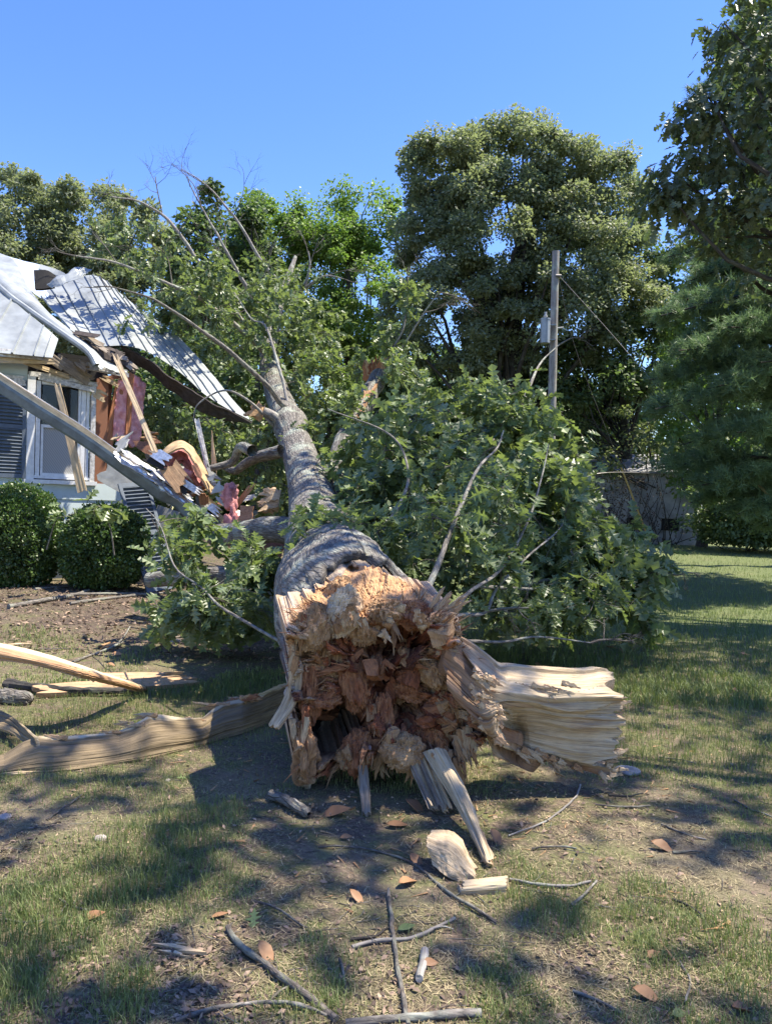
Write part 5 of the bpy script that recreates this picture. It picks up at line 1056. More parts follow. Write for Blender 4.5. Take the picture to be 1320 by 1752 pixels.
limb([(560, 820, 10.8), (590, 815, 10.2), (660, 790, 9.6), (700, 730, 9.3), (650, 700, 9.2)], .03, .008, seed=29)
limb([(620, 960, 6.6), (690, 850, 7.6), (695, 790, 8), (660, 740, 8.2), (560, 700, 8.5)], .02, .006, seed=30)
limb([(900, 1000, 8), (980, 985, 8.3), (1060, 985, 8.6), (1130, 975, 8.9)], .02, .006, seed=31)
limb([(196, 950, 11.2), (188, 900, 11.1), (172, 868, 11)], .012, .006, seed=40)
limb([(80, 940, 11.2), (92, 900, 11.1), (98, 886, 11)], .010, .006, seed=41)
limb([(480, 1098, 5.6), (440, 1075, 5.8), (380, 1040, 6.2), (345, 1005, 6.6), (300, 970, 7.2), (275, 900, 8), (250, 870, 9)], .014, .005, seed=32)
limb([(500, 960, 7.6), (450, 990, 7.4), (400, 1010, 7.5), (330, 1000, 7.8)], .03, .008, seed=33)

# foliage: clumps of lobed leaves on grown twigs
SKP = np.vstack(SK); MAXN = 12000; pts = np.zeros((MAXN, 3)); npnt = len(SKP); pts[:npnt] = SKP
blobs = [# (px,py,d,rx,ry,rz_m,n)
 (700, 790, 9.2, 110, 110, 1., 75), (790, 880, 8.4, 120, 130, 1., 95), (930, 900, 9, 120, 120, 1.2, 95), (1000, 960, 8.4, 90, 85, 1., 70), (880, 745, 10.2, 115, 85, 1.2, 65), (640, 800, 10, 70, 80, .8, 45),
 (1040, 1000, 8.8, 65, 55, .8, 28), (1120, 978, 9, 48, 32, .6, 26), (960, 1040, 8, 120, 35, .8, 38), (560, 905, 6.8, 50, 30, .4, 10), (640, 915, 6.9, 60, 45, .4, 20), (880, 1000, 8.5, 120, 55, .8, 50), (1075, 930, 10, 35, 50, .8, 18), (960, 820, 10.5, 75, 60, 1., 35), (720, 960, 7.8, 60, 60, .6, 24), (600, 1000, 8.2, 200, 30, .6, 6), (1098, 1068, 8.2, 14, 32, .2, 7), (520, 745, 12.8, 35, 60, .5, 9), (540, 930, 6.3, 20, 25, .2, 5), (800, 690, 11.5, 100, 45, 1., 36), (770, 890, 6.4, 60, 60, .3, 12), (860, 880, 6.8, 60, 70, .3, 14), (830, 970, 6.4, 50, 40, .2, 7), (950, 820, 8.5, 60, 50, .5, 16), (600, 860, 8.5, 40, 50, .4, 10), (545, 815, 10.5, 28, 40, .3, 6), (900, 1040, 7.2, 110, 40, .5, 22),
 (335, 500, 15.6, 115, 75, 1.2, 47), (245, 440, 15.6, 75, 60, 1., 22), (240, 540, 14, 40, 40, .8, 4), (420, 540, 16, 120, 95, 1.2, 69), (525, 555, 18, 75, 65, 1.2, 59), (565, 640, 16, 75, 75, 1., 49), (475, 490, 19.5, 80, 45, 1.2, 39), (670, 600, 14.8, 55, 55, .8, 23), (690, 500, 15, 40, 35, .5, 11), (390, 600, 15.5, 70, 40, .7, 15), (310, 740, 15.5, 75, 50, .9, 29), (440, 780, 14.5, 75, 85, 1., 49), (360, 780, 14, 70, 80, 1., 36), (530, 680, 15.5, 60, 60, 1., 29), (700, 640, 13.5, 50, 40, .7, 14), (480, 850, 12.5, 60, 40, .8, 19), (195, 400, 16, 55, 40, .6, 7), (600, 740, 13, 50, 70, .8, 23),
 (335, 910, 8.6, 55, 45, .5, 9), (290, 960, 8.2, 65, 45, .4, 8), (390, 1030, 6.8, 95, 40, .4, 24), (400, 1062, 8.2, 90, 28, .5, 26), (300, 1050, 8.3, 60, 25, .4, 14), (440, 985, 7.4, 50, 60, .4, 32), (300, 1050, 6.8, 80, 25, .3, 6), (430, 940, 8.4, 30, 35, .4, 5), (172, 862, 11, 24, 18, .15, 2), (98, 885, 11, 16, 16, .12, 1), (290, 900, 10, 15, 20, .2, 1)]
rs = np.random.RandomState(404); CL = []
for (px, py, d, rx, ry, rz, nn) in blobs:
    u = nrm(rs.randn(nn, 3)) * (rs.rand(nn, 1) ** .5); CL.append(np.c_[px + u[:, 0] * rx, py + u[:, 1] * ry, d + u[:, 2] * rz])
CL = atv(np.vstack(CL)); CL[:, 2] = np.maximum(CL[:, 2], gz(CL[:, 0], CL[:, 1]) + .10)
dmin = np.array([np.min(((SKP - c) ** 2).sum(1)) for c in CL]); CL = CL[np.argsort(dmin)]
tw = MB(); LP = []; LDr = []; LU = []; 
for ci, c in enumerate(CL):
    d2 = ((pts[:npnt] - c) ** 2).sum(1); i = int(np.argmin(d2)); s = pts[i]; dist = math.sqrt(d2[i]); 
    if dist > 2.4: s = c + (s - c) / dist * 1.2; dist = 1.2
    mid = (s + c) / 2 + rs.randn(3) * .10 * dist + [0, 0, .12 * dist]; nseg = 7; Pq = spline([s, mid, c], nseg)
    V, Fq, fc = tube(Pq, np.linspace(.0045 + .006 * min(dist, 1.5), .0035, nseg), 4); tw.add(V, Fq, fc=fc)
    if npnt + nseg < MAXN: pts[npnt:npnt + nseg] = Pq; npnt += nseg
    dr_ = nrm(c - mid); m_ = rs.randint(9, 15) + (6 if c[1] > 12 else 0)
    for _ in range(2):                                       # little side twigs
        e = c + nrm(dr_ + rs.randn(3) * .8) * rs.uniform(.12, .30); V, Fq, fc = tube(np.array([c - dr_ * .05, (c + e) / 2, e]), [.0035, .003, .002], 3); tw.add(V, Fq, fc=fc)
        k_ = m_ // 3; u = rs.rand(k_, 1); LP.append(c + (e - c) * u + rs.randn(k_, 3) * .02); LDr.append(nrm(e - c)[None] * .6 + rs.randn(k_, 3) * .6)
    k_ = m_ // 3 + 2; LP.append(c + rs.randn(k_, 3) * .03 - dr_ * rs.rand(k_, 1) * .25); LDr.append(dr_[None] * .7 + rs.randn(k_, 3) * .6)
LP = np.vstack(LP); LDr = np.vstack(LDr); n = len(LP); LDr[:, 2] -= .35; LU = rs.randn(n, 3) * .55 + [0, -.15, 1.]
far = np.linalg.norm(LP - CAM, axis=1); size = np.clip(.16 * (.7 + .6 * rs.rand(n)) * np.where(far > 12, .78, 1.), .08, .24); tint = np.clip(rs.rand(n) * .8 + .3 * vn(LP * 1.5, 3) , 0, 1)
o_ = np.argsort(far - size * 8); near = o_[:300]; rest = o_[300:]; nr_ = rest[far[rest] < 8.3]; fr_ = rest[far[rest] >= 8.3]
fm = MB(); V, Fa, ti = scatter(LOBED2, LP[nr_], LDr[nr_], LU[nr_], size[nr_], tint[nr_]); fm.add(V, Fa, tint=ti)
V, Fa, ti = scatter(LOBED3, LP[fr_], LDr[fr_], LU[fr_], size[fr_] * 1.12, tint[fr_]); fm.add(V, Fa, tint=ti)
tag(fm.build('foliage', M['lf_fallen'], ft), kind='stuff'); tag(tw.build('twig_mass', M['twig'], ft), kind='stuff')
LM = [mesh('leaf', LOBED[0], LOBED[1], M['lf_fallen'], False, {'tint': np.full(len(LOBED[0]), t_)}) for t_ in (.15, .35, .55, .8)]
for i in near:
    x = nrm(LDr[i]); z = nrm(LU[i] - x * LU[i].dot(x)); o = link('leaf', LM[int(tint[i] * 3.99)], ft); o.matrix_world = Mx(LP[i], x, np.cross(z, x), z) @ Matrix.Diagonal((size[i],) * 3 + (1,))
# bare dead twigs at the crown top
rs = np.random.RandomState(6); mb = MB()
def fork(p, d, L, r_, lv):
    e = p + d * L; m_ = (p + e) / 2 + rs.randn(3) * L * .08; V, Fq, fc = tube(spline([p, m_, e], 6), np.linspace(r_, r_ * .5, 6), 4); mb.add(V, Fq, fc=fc)
    if lv:
        for _ in range(3): fork(p + (e - p) * rs.uniform(.4, 1.), nrm(d + rs.randn(3) * .55), L * .62, r_ * .5, lv - 1)
for q, dd, L in [((530, 455, 20.3), (.3, 0, 1), .8), ((528, 440, 20.3), (-.3, 0, 1), .6), ((560, 472, 20.2), (1, 0, .3), .8), ((590, 478, 20), (1, -.2, -.1), .6), ((385, 425, 18), (-.2, 0, 1), 1.), ((345, 355, 18), (-.6, 0, 1), 1.), ((400, 370, 20.4), (.3, 0, 1), .9), ((350, 315, 20.2), (-1, 0, .6), .7), ((278, 368, 15.8), (-.2, 0, 1), .8), ((235, 345, 15.7), (-1, 0, .2), .7), ((130, 438, 14.6), (-1, 0, .3), .5), ((200, 450, 14.8), (-.6, 0, .8), .7), ((295, 488, 15.2), (-.4, 0, 1), .8), ((215, 497, 12), (-1, 0, .1), .5), ((697, 500, 15), (0, 0, 1), .5), ((725, 535, 14.6), (1, 0, .5), .6), ((750, 500, 14.5), (1, 0, -.3), .6), ((305, 397, 15.8), (.6, 0, 1), .7), ((440, 520, 18.6), (.3, 0, 1), 1.), ((408, 468, 18.2), (-.8, 0, 1), .8), ((450, 450, 20.8), (.5, 0, 1), .9), ((956, 590, 12.2), (1, 0, .3), .4), ((1050, 1050, 9), (.6, -.2, .4), .5), ((830, 1046, 6.2), (1, 0, .1), .35), ((1130, 975, 8.9), (1, 0, -.1), .3), ((1010, 1100, 6.9), (1, .2, .1), .3)]:
    fork(at(*q), nrm(np.array(dd, float)), L, .014, 3)
tag(mb.build('dead_twigs', M['twig'], ft), kind='stuff')
#MARK_B
# ------------------------------------------------------------------ torn wood lying on the lawn (left)
def gpz(px, py, up=0.): p = gp(px, py); return p + [0, 0, up]
def on(px, py_top, px_b, py_b, back=.0):
    """point seen at (px, py_top) standing over the ground point seen at (px_b, py_b)"""
    b_ = gp(px_b, py_b); d = b_[1] + back; return at(px, py_top, d)
st = empty('torn_wood_strip', 'long curved strip of olive split wood left of the trunk, forked at its end', 'torn wood')
cols = [(-60, 1304, 1332), (0, 1296, 1327), (55, 1262, 1323), (100, 1262, 1320), (150, 1257, 1314), (200, 1252, 1307), (235, 1236, 1302), (262, 1222, 1297), (300, 1226, 1288), (345, 1228, 1276), (375, 1206, 1266), (430, 1192, 1250), (480, 1172, 1228), (520, 1162, 1215)]
rw = []
for f_ in (0., .3, .6, 1.):
    rw.append([on(x, yt * (1 - f_) + yb * f_, x, yb, .20 * (1 - f_) ** 1.3 - .03 * math.sin(f_ * 3.1)) + [0, 0, .0] for x, yt, yb in cols])
def sdisp(u, v):
    q = np.c_[u.ravel() * .8, v.ravel() * 30]; return (.010 * (1 - np.abs(fbm(q, 4, 24)) * 2) + .015 * fbm(np.c_[u.ravel() * 2.5, v.ravel() * 9], 3, 25)).reshape(u.shape)
V, Fq, fc, ti = sheet(rw, 300, 60, .022, sdisp, (0, .02), 12, seed=51, tint=lambda u, v: np.clip(sst(.13 - v + .12 * fbm(np.c_[u.ravel() * 18, v.ravel() * 3], 3, 4).reshape(u.shape), 0, .08) * sst(u, .12, .2) * 1.0, 0, 1))  # pale tint along the upper edge paints in its sunlit rim
obj('strip_body', V, Fq, M['strip'], st, False, {'fc': fc, 'tint': ti})
rw = [[on(62, 1262, 62, 1322, .14), on(40, 1243, 30, 1300, .25), on(15, 1222, 0, 1280, .35), on(-30, 1205, -40, 1270, .4)], [on(66, 1284, 62, 1322, .1), on(40, 1268, 30, 1305, .2), on(10, 1250, 0, 1290, .3), on(-40, 1238, -40, 1280, .35)]]
V, Fq, fc, ti = sheet(rw, 60, 20, .02, sdisp, (0, .02), 12, seed=53); obj('fork', V, Fq, M['strip'], st, False, {'fc': fc, 'tint': ti})
rs = np.random.RandomState(15)
for i in range(34):
    j_ = rs.randint(3, 13); x, yt, yb = cols[j_]; b_ = gp(x, yb); o = shard(x + rs.uniform(-20, 20), yt + rs.uniform(-1, 6), b_[1] + .17, (-1, rs.randn() * .12), rs.uniform(.05, .18), .10, ('sap', 'tan', 'slab')[i % 3], i, 0, st)
o = shard(262, 1223, gp(262, 1297)[1] + .18, (-1, -.03), .14, .12, 'sap', 1, 0, st)
for i in range(12): shard(375 + i * 5, 1210 - i * 1.5, gp(400, 1255)[1] + .17, (rs.choice([-1, 1]), rs.randn() * .15), .1, .2, ('red', 'tan')[i % 2], i, -.2, st)
# planks further left
def gplank(name, q0, q1, wd, mt, lab, cat='torn wood', th=.02, up0=.02, up1=.02, face=(0, -.3, 1), **kw):
    return plank(name, gpz(*q0, up0), gpz(*q1, up1), wd, th, M[mt], None, face, lab, cat, **kw)
sp = sheet([[at(-60, 1090, 5.6), at(60, 1115, 5.6), at(160, 1146, 5.7), at(256, 1178, gp(256, 1182)[1])], [at(-60, 1100, 5.35), at(60, 1126, 5.35), at(160, 1154, 5.5), at(254, 1181, gp(256, 1184)[1] - .05)], [at(-60, 1124, 5.35), at(60, 1138, 5.33), at(160, 1160, 5.48), at(252, 1183, gp(256, 1184)[1] - .05)]], 80, 24, .05, lambda u, v: .008 * (1 - np.abs(fbm(np.c_[u.ravel() * 2, v.ravel() * 50], 4, 5)) * 2).reshape(u.shape), (0, .05), 9, seed=71, tint=lambda u, v: sst(.5 - v, 0, .15))  # tint paints the upper side pale, as lit from above
tag(obj('tapering_splinter', sp[0], sp[1], M['orange'], None, False, {'fc': sp[2], 'tint': sp[3]}), 'long tapering orange splinter with its sunlit top painted pale, propped over the flat board at left', 'torn wood')
gplank('flat_board', (55, 1192), (345, 1170), .17, 'orange', 'flat orange slab lying on the grass under the tapering splinter', th=.04, up0=.06, up1=.05, jag0=.06, jag1=.18, ns=11, nu=24)
gplank('flat_board', (150, 1168), (320, 1163), .16, 'orange', 'second orange slab lying just behind the flat one', th=.03, up0=.05, up1=.04, jag0=.06, jag1=.18, ns=11, nu=20, seed=3)
pp = spline([gpz(12, 1180, .05), gpz(90, 1190, .05), gpz(180, 1192, .05), gpz(250, 1188, .04)], 24); V, Fq, fc = tube(pp, np.linspace(.045, .022, 24), 9); V += .016 * np.stack([fbm(V * 22, 3, i) for i in range(3)], 1)
tag(obj('rotten_log', V, Fq, M['darkbark'], None, False, {'fc': fc}), 'dark rotten stick of wood lying along the flat orange slab', 'log')
pp = spline([gpz(-50, 1205, .05), gpz(0, 1203, .055), gpz(58, 1206, .045)], 30); V, Fq, fc = tube(pp, np.r_[np.full(26, .062), .058, .05, .035, .01], 16); V += .014 * np.stack([fbm(V * 26, 3, i) for i in range(3)], 1)
tag(obj('bark_log', V, Fq, M['bark'], None, False, {'fc': fc}), 'grey rough-barked log end at the left edge', 'log')
gplank('wood_sliver', (-10, 1106), (56, 1103), .035, 'lumber', 'thin pale sliver lying at the left edge behind the tapering splinter', 'torn wood', th=.01)
gplank('wood_piece', (163, 1113), (197, 1102), .10, 'tan', 'small reddish slab of wood in the dirt left of the pale forked branch', 'wood', th=.02)
gplank('wood_piece', (275, 1093), (315, 1096), .12, 'oldwood', 'flaky grey bark piece lying before the low oak leaves', 'bark', th=.02)
gplank('wood_piece', (905, 1148), (960, 1150), .09, 'osb', 'reddish flat chunk on the grass behind the cream slab', 'wood', th=.03)
gplank('wood_piece', (255, 1625), (320, 1634), .05, 'lumber', 'pale sliver of wood in the grass at lower left', 'wood', th=.015)
gplank('flat_stake', (0, 1329), (48, 1326), .03, 'lumber', 'pale sliver peeping from under the left end of the long strip', 'wood', th=.01)
# chunks near the butt
def chunk(name, rows, mat, lab, seed, th=.05, cat='wood', amp=.02, fr=(8, 30)):
    V, Fq, fc, ti = sheet([px3(r_) for r_ in rows], 50, 36, th, lambda u, v: amp * fbm(np.c_[u.ravel() * fr[0], v.ravel() * fr[1]], 4, seed).reshape(u.shape), (.05, .07), 12, seed=seed)
    return tag(obj(name, V, Fq, M[mat], None, False, {'fc': fc, 'tint': ti}), lab, cat)
d1 = gp(770, 1500)[1]
chunk('wood_chunk', [[(736, 1418, d1 + .16), (780, 1428, d1 + .14), (818, 1490, d1 + .03)], [(728, 1440, d1 + .07), (770, 1458, d1 + .02), (812, 1502, d1 - .02)], [(738, 1480, d1 + .02), (765, 1500, d1 - .03), (800, 1516, d1 - .04)]], 'sap', 'pale flaky wood chunk lying at the foot of the long splinter', 5, .05, fr=(14, 18))
d1 = gp(830, 1535)[1]
chunk('wood_chunk', [[(790, 1505, d1 + .10), (868, 1497, d1 + .12)], [(790, 1515, d1 + .01), (868, 1508, d1 + .03)], [(782, 1535, d1), (866, 1536, d1 + .02)]], 'slab', 'short squared block of pale wood with split grain, right of the flaky chunk', 6, .06, amp=.012, fr=(3, 50))
def gtube(name, pxs, r0, r1, mat, lab, cat='stick', group=None, k=7, lift=.006, forks=(), seed=0, amp=.2):
    pts_ = [gpz(x, y) + [0, 0, lift + r0 * .7] for x, y in pxs]; P_ = spline(pts_, max(14, 8 * len(pts_))); P_ = P_ + .004 * np.stack([vn(P_ * 14, seed), vn(P_ * 14, seed + 3), vn(P_ * 14, seed + 5)], 1)
    V, Fq, fc = tube(P_, np.linspace(r0, r1, len(P_)) * (1 + amp * vn(P_ * 30, seed)), k); mb = MB().add(V, Fq, fc=fc)
    mb.add(V, capfan(0, k), fc=fc); mb.add(V, capfan(len(V) - k, k, True), fc=fc)
    for (x0, y0), (x1, y1), r_ in forks:
        a0, a1 = gpz(x0, y0, lift + r0), gpz(x1, y1, lift + .01); V, Fq, fc = tube(spline([a0, (a0 + a1) / 2 + [0, 0, .01], a1], 6), np.linspace(r_, r_ * .5, 6), 5); mb.add(V, Fq, fc=fc)
    return tag(mb.build(name, M[mat], None, True), lab, cat, group)
T_ = 'twig'
sticks = [
 ('branch', [(390, 1592), (400, 1612), (450, 1655), (505, 1695), (575, 1752)], .011, .013, T_, 'bare dark branch running diagonally to the bottom edge, left of centre', [((392, 1600), (398, 1586), .005)]),
 ('stick', [(665, 1540), (672, 1600), (682, 1670), (697, 1760)], .0085, .009, T_, 'straight stick with a pale broken tip, pointing up from the bottom edge', []),
 ('stick', [(602, 1626), (640, 1614), (700, 1611), (740, 1595), (778, 1576)], .0085, .006, 'pole', 'grey lichened twig lying across the straight stick', [((740, 1595), (775, 1597), .004)]),
 ('stick', [(545, 1452), (600, 1452), (655, 1462), (705, 1480), (760, 1525), (850, 1582)], .004, .008, T_, 'long thin dark stick bending down towards the right below the flaky chunk', []),
 ('stick', [(598, 1612), (640, 1604), (662, 1590)], .006, .004, 'darkbark', 'short dark twig just above the grey lichened one', []),
 ('branch', [(300, 1752), (380, 1730), (440, 1722), (500, 1724), (560, 1742)], .008, .006, 'limb', 'thin grey branch along the bottom edge, left of centre', []),
 ('branch', [(590, 1758), (680, 1750), (760, 1744), (822, 1741)], .012, .014, 'limb', 'thick pale brown branch cut by the bottom edge at centre', []),
 ('log', [(726, 1634), (722, 1655), (716, 1684)], .017, .014, 'pole', 'short lichen-spotted log piece right of the straight stick', []),
 ('stick', [(868, 1433), (925, 1412), (965, 1385), (985, 1365), (992, 1345)], .004, .0065, 'pole', 'curved pale grey stick rising towards the cream slab', []),
 ('stick', [(872, 1508), (920, 1518), (970, 1520), (1010, 1512)], .007, .006, 'pole', 'grey lichened stick lying level, right of the squared block', []),
 ('stick', [(976, 1552), (998, 1535), (1020, 1512)], .007, .006, 'limb', 'short pale stick meeting the level grey one', []),
 ('stick', [(1130, 1414), (1165, 1428), (1207, 1440)], .006, .004, 'limb', 'pale bleached stick on the moss right of the round brown leaf', []),
 ('stick', [(1150, 1542), (1180, 1555), (1206, 1574)], .006, .005, 'darkbark', 'short black stick at right beside the sunny patch', []),
 ('stick', [(980, 1700), (1020, 1715), (1062, 1738)], .006, .006, 'limb', 'grey stick in the lower right grass', []),
 ('stick', [(1160, 1650), (1178, 1680), (1172, 1720)], .004, .004, 'limb', 'curved thin stick at lower right', []),
 ('stick', [(430, 1545), (470, 1558), (525, 1592)], .006, .004, 'twig', 'brown stick above the bare diagonal branch', []),
 ('stick', [(580, 1645), (590, 1680), (588, 1708)], .006, .004, 'oldtwig' if 'oldtwig' in M else 'twig', 'short upright-looking twig left of the straight stick', []),
 ('stick', [(95, 1538), (120, 1552), (150, 1562)], .006, .004, 'limb', 'forked pale twig in the grass at lower left', [((118, 1552), (105, 1568), .004)]),
 ('stick', [(5, 1576), (40, 1582), (78, 1580)], .004, .004, 'limb', 'thin pale twig at the lower left edge', []),
 ('stick', [(80, 1404), (110, 1385), (140, 1362)], .005, .004, 'twig', 'thin stick in the sunny grass below the long strip', []),
 ('branch', [(125, 1135), (165, 1120), (195, 1108), (212, 1092), (222, 1075)], .014, .009, 'limb', 'pale grey forked branch in the dirt behind the orange slabs', [((195, 1110), (232, 1092), .008)]),
 ('branch', [(15, 1042), (80, 1030), (140, 1018), (200, 995), (262, 985)], .034, .02, 'limb', 'long grey-brown branch along the mulch below the bushes', [((120, 1022), (270, 1018), .025)]),
 ('branch', [(60, 1010), (110, 1006), (150, 998)], .02, .012, 'limb', 'shorter brown branch lying in the mulch under the round bushes', []),
 ('branch', [(120, 1035), (220, 1022), (300, 1016), (370, 1012)], .024, .016, 'limb', 'dark branch lying just in front of the long mulch branch', []),
 ('stick', [(270, 1118), (340, 1116), (410, 1124), (480, 1112)], .006, .005, T_, 'long dark twig lying behind the long olive strip', []),
 ('stick', [(70, 1112), (120, 1111), (150, 1113)], .007, .004, T_, 'thin dark twig in the grass behind the tapering splinter', []),
 ('stick', [(1018, 1380), (1060, 1384), (1110, 1382)], .006, .005, T_, 'dark twig right of the cream slab foot', []),
 ('stick', [(1040, 1362), (1075, 1365), (1100, 1361)], .007, .004, 'darkbark', 'black twig lying beside the white chips at right', []),
 ('stick', [(910, 1455), (960, 1452), (985, 1456)], .006, .004, T_, 'dark twig under the curved pale grey stick', []),
 ('stick', [(1125, 1298), (1150, 1300), (1190, 1308)], .005, .003, 'limb', 'fine pale twig on the shaded moss at right', []),
 ('stick', [(1150, 1462), (1200, 1461)], .007, .004, T_, 'straight twig beside the round brown leaf', []),
 ('stick', [(455, 1726), (480, 1700), (505, 1685)], .005, .004, T_, 'dark twig crossing the bare diagonal branch', []),
 ('stick', [(870, 1330), (860, 1345), (845, 1356)], .006, .004, 'oldtwig' if 'oldtwig' in M else 'darkbark', 'little black twig under the cream slab', []),
 ('stick', [(1255, 1372), (1290, 1390), (1325, 1402)], .006, .004, 'limb', 'pale stick at the right edge near a sunlit spot', []),
]
for i, (nm, pxs, r0, r1, mt, lab, fk) in enumerate(sticks): gtube(nm, pxs, r0, r1, mt, lab, 'branch' if nm == 'branch' else ('log' if nm == 'log' else 'stick'), seed=i, forks=fk)
a0 = gpz(665, 1540, .012); a1 = gpz(664, 1528, .02); V, Fq, fc = tube(np.array([a0, a1]), [.008, .005], 6); tp_ = obj('pale_tip', V, Fq, M['sap'], bpy.data.objects['stick'], False, {'fc': fc, 'tint': np.zeros(len(V))})
# bark chunk left of the hanging fringe
c0 = gpz(462, 1368, .03); c1 = gpz(528, 1402, .03)
V, Fq, fc = tube(spline([c0, (c0 + c1) / 2 + [0, 0, .012], c1], 26), np.r_[.012, np.full(24, .028), .012], 12); V[:, 2] = np.maximum(V[:, 2], gz(V[:, 0], V[:, 1])); V += .007 * np.stack([fbm(V * 30, 3, i) for i in range(3)], 1)
tag(obj('bark_chunk', V, Fq, M['bark'], None, False, {'fc': fc}), 'grey bark-covered chunk lying left below the torn butt', 'bark')
# stones
def stone(px, py, r_, mt, lab, seed, fl=.5):
    c = gpz(px, py); u_, v_ = np.meshgrid(np.linspace(0, np.pi, 14), np.linspace(0, 2 * np.pi, 20), indexing='ij'); S = np.stack([np.sin(u_) * np.cos(v_), np.sin(u_) * np.sin(v_), np.cos(u_) * fl], -1).reshape(-1, 3); S = S * (1 + .3 * fbm(S * 1.7 + seed, 3, seed))[:, None] * r_
    tag(obj('stone', S + c + [0, 0, r_ * fl * .3], gridF(14, 20), M[mt], None, False), lab, 'stone')
stone(8, 1400, .035, 'lstone', 'pinkish stone at the left edge below the long strip', 3)
stone(1072, 1320, .075, 'stone', 'flat blue-grey stone beside the end of the cream slab', 5, .3)
stone(172, 1436, .030, 'lstone', 'small pale stone in the shadowed grass at left', 7)
stone(288, 1336, .018, 'lstone', 'tiny grey-white stone below the long strip', 9)
stone(300, 1098, .06, 'stone', 'grey rock half hidden by the fallen oak leaves at left', 11, .35)
# single fallen leaves
def gleaf(px, py, size_, ang_, lab, mt='dry', tpl=OVAL, tint_=.6, tilt=.25, seed=0):
    r = np.random.RandomState(seed + 900); c = gpz(px, py, .012); x = np.array([math.cos(ang_), math.sin(ang_), .08]); z = nrm(np.array([r.randn() * tilt, -.35 + r.randn() * tilt, 1.])); x = nrm(x - z * x.dot(z)); y = np.cross(z, x)
    size_ *= .85; V = tpl[0].copy(); V[:, 2] += .5 * (V[:, 0] - .5) ** 2 * .6 + r.uniform(.2, 2.2) * V[:, 1] ** 2 + .25 * r.randn() * V[:, 0] * V[:, 1]; V[:, 0] -= .5
    o = tag(obj('fallen_leaf', (V * size_) @ np.array([x, y, z]) + c + [0, 0, size_ * .06], tpl[1], M[mt], None, True, {'tint': np.full(len(V), tint_)}), lab, 'leaf', 'single fallen leaves on the lawn')
    m_ = o.modifiers.new('thick', 'SOLIDIFY'); m_.thickness = .0015; return o
lv = [(575, 1396, .18, .2, 'large brown leaf directly under the hanging fringe', .5), (679, 1416, .13, .0, 'brown leaf left of the big splinter group, curled along its length', .45), (697, 1515, .12, .6, 'plump orange-brown leaf on bare soil in the middle', .8), (610, 1541, .10, -.7, 'small orange-brown leaf left of the plump one', .7), (848, 1440, .12, -1.2, 'brown leaf standing right of the long splinter foot', .4), (1132, 1455, .13, -.5, 'round pale brown leaf on the grass at right', .5), (710, 1388, .16, -.5, 'long curled brown leaf among the splinter feet', .5), (592, 1437, .07, .3, 'little yellow-brown leaf above the bare soil', .7), (455, 1640, .12, -.9, 'crumpled orange leaf beside the bare diagonal branch', .7), (712, 1478, .11, -1.1, 'brown leaf under the flaky wood chunk', .5), (735, 1655, .08, .3, 'reddish leaf beside the short log piece', .3), (877, 1422, .05, .2, 'tiny brown leaf right of the standing one', .5), (1045, 1110, .16, -.4, 'brown leaf on the grass below the low oak branches', .6), (880, 1082, .17, .1, 'pale brown leaf by the low twig right of the trunk', .7), (1065, 1118, .14, -.8, 'brown leaf next to the one below the oak branches', .4), (852, 1078, .14, .5, 'reddish-brown leaf between trunk splinters and the pale leaf', .3), (920, 1140, .11, .2, 'yellow leaf beside the reddish chunk behind the slab', 1.), (200, 1122, .13, .3, 'yellow-orange leaf lit in the grass by the forked branch', 1.), (190, 1140, .10, .0, 'dark orange leaf below the yellow one by the forked branch', .5), (1115, 1640, .07, .3, 'small ochre leaf in the lower right dirt', .6), (1105, 1710, .11, -.3, 'curled ochre leaf at lower right', .6), (1272, 1122, .14, .2, 'pale leaf on the lit lawn at right', .7), (160, 1575, .10, .4, 'red-brown leaf in the lower left grass', .4), (375, 1572, .08, .4, 'tan leaf at the edge of the left grass clump', .6), (1258, 1185, .12, .2, 'faint brown leaf in the shaded grass at right', .4), (1270, 1735, .10, .2, 'brown leaf in the lower right corner', .5)]
for i, (x, y, s, an_, lab, tt) in enumerate(lv): gleaf(x, y, s, an_, lab, 'dry', OVAL, tt, seed=i)
gleaf(695, 1593, .09, .5, 'green oval leaf lying on the grey lichened twig', 'lf_fallen', OVAL, .8, seed=50)
gleaf(433, 1578, .10, -1.6, 'grey-green lobed oak leaf on the moss left of centre', 'lf_fallen', LOBED, .9, seed=51)
gleaf(1160, 1742, .07, .3, 'dark green oval leaf at the bottom edge, right', 'lf_fallen', OVAL, .4, seed=52)
gleaf(310, 1335, .07, .3, 'small torn green leaf below the long strip', 'lf_fallen', LOBED, .9, seed=53)

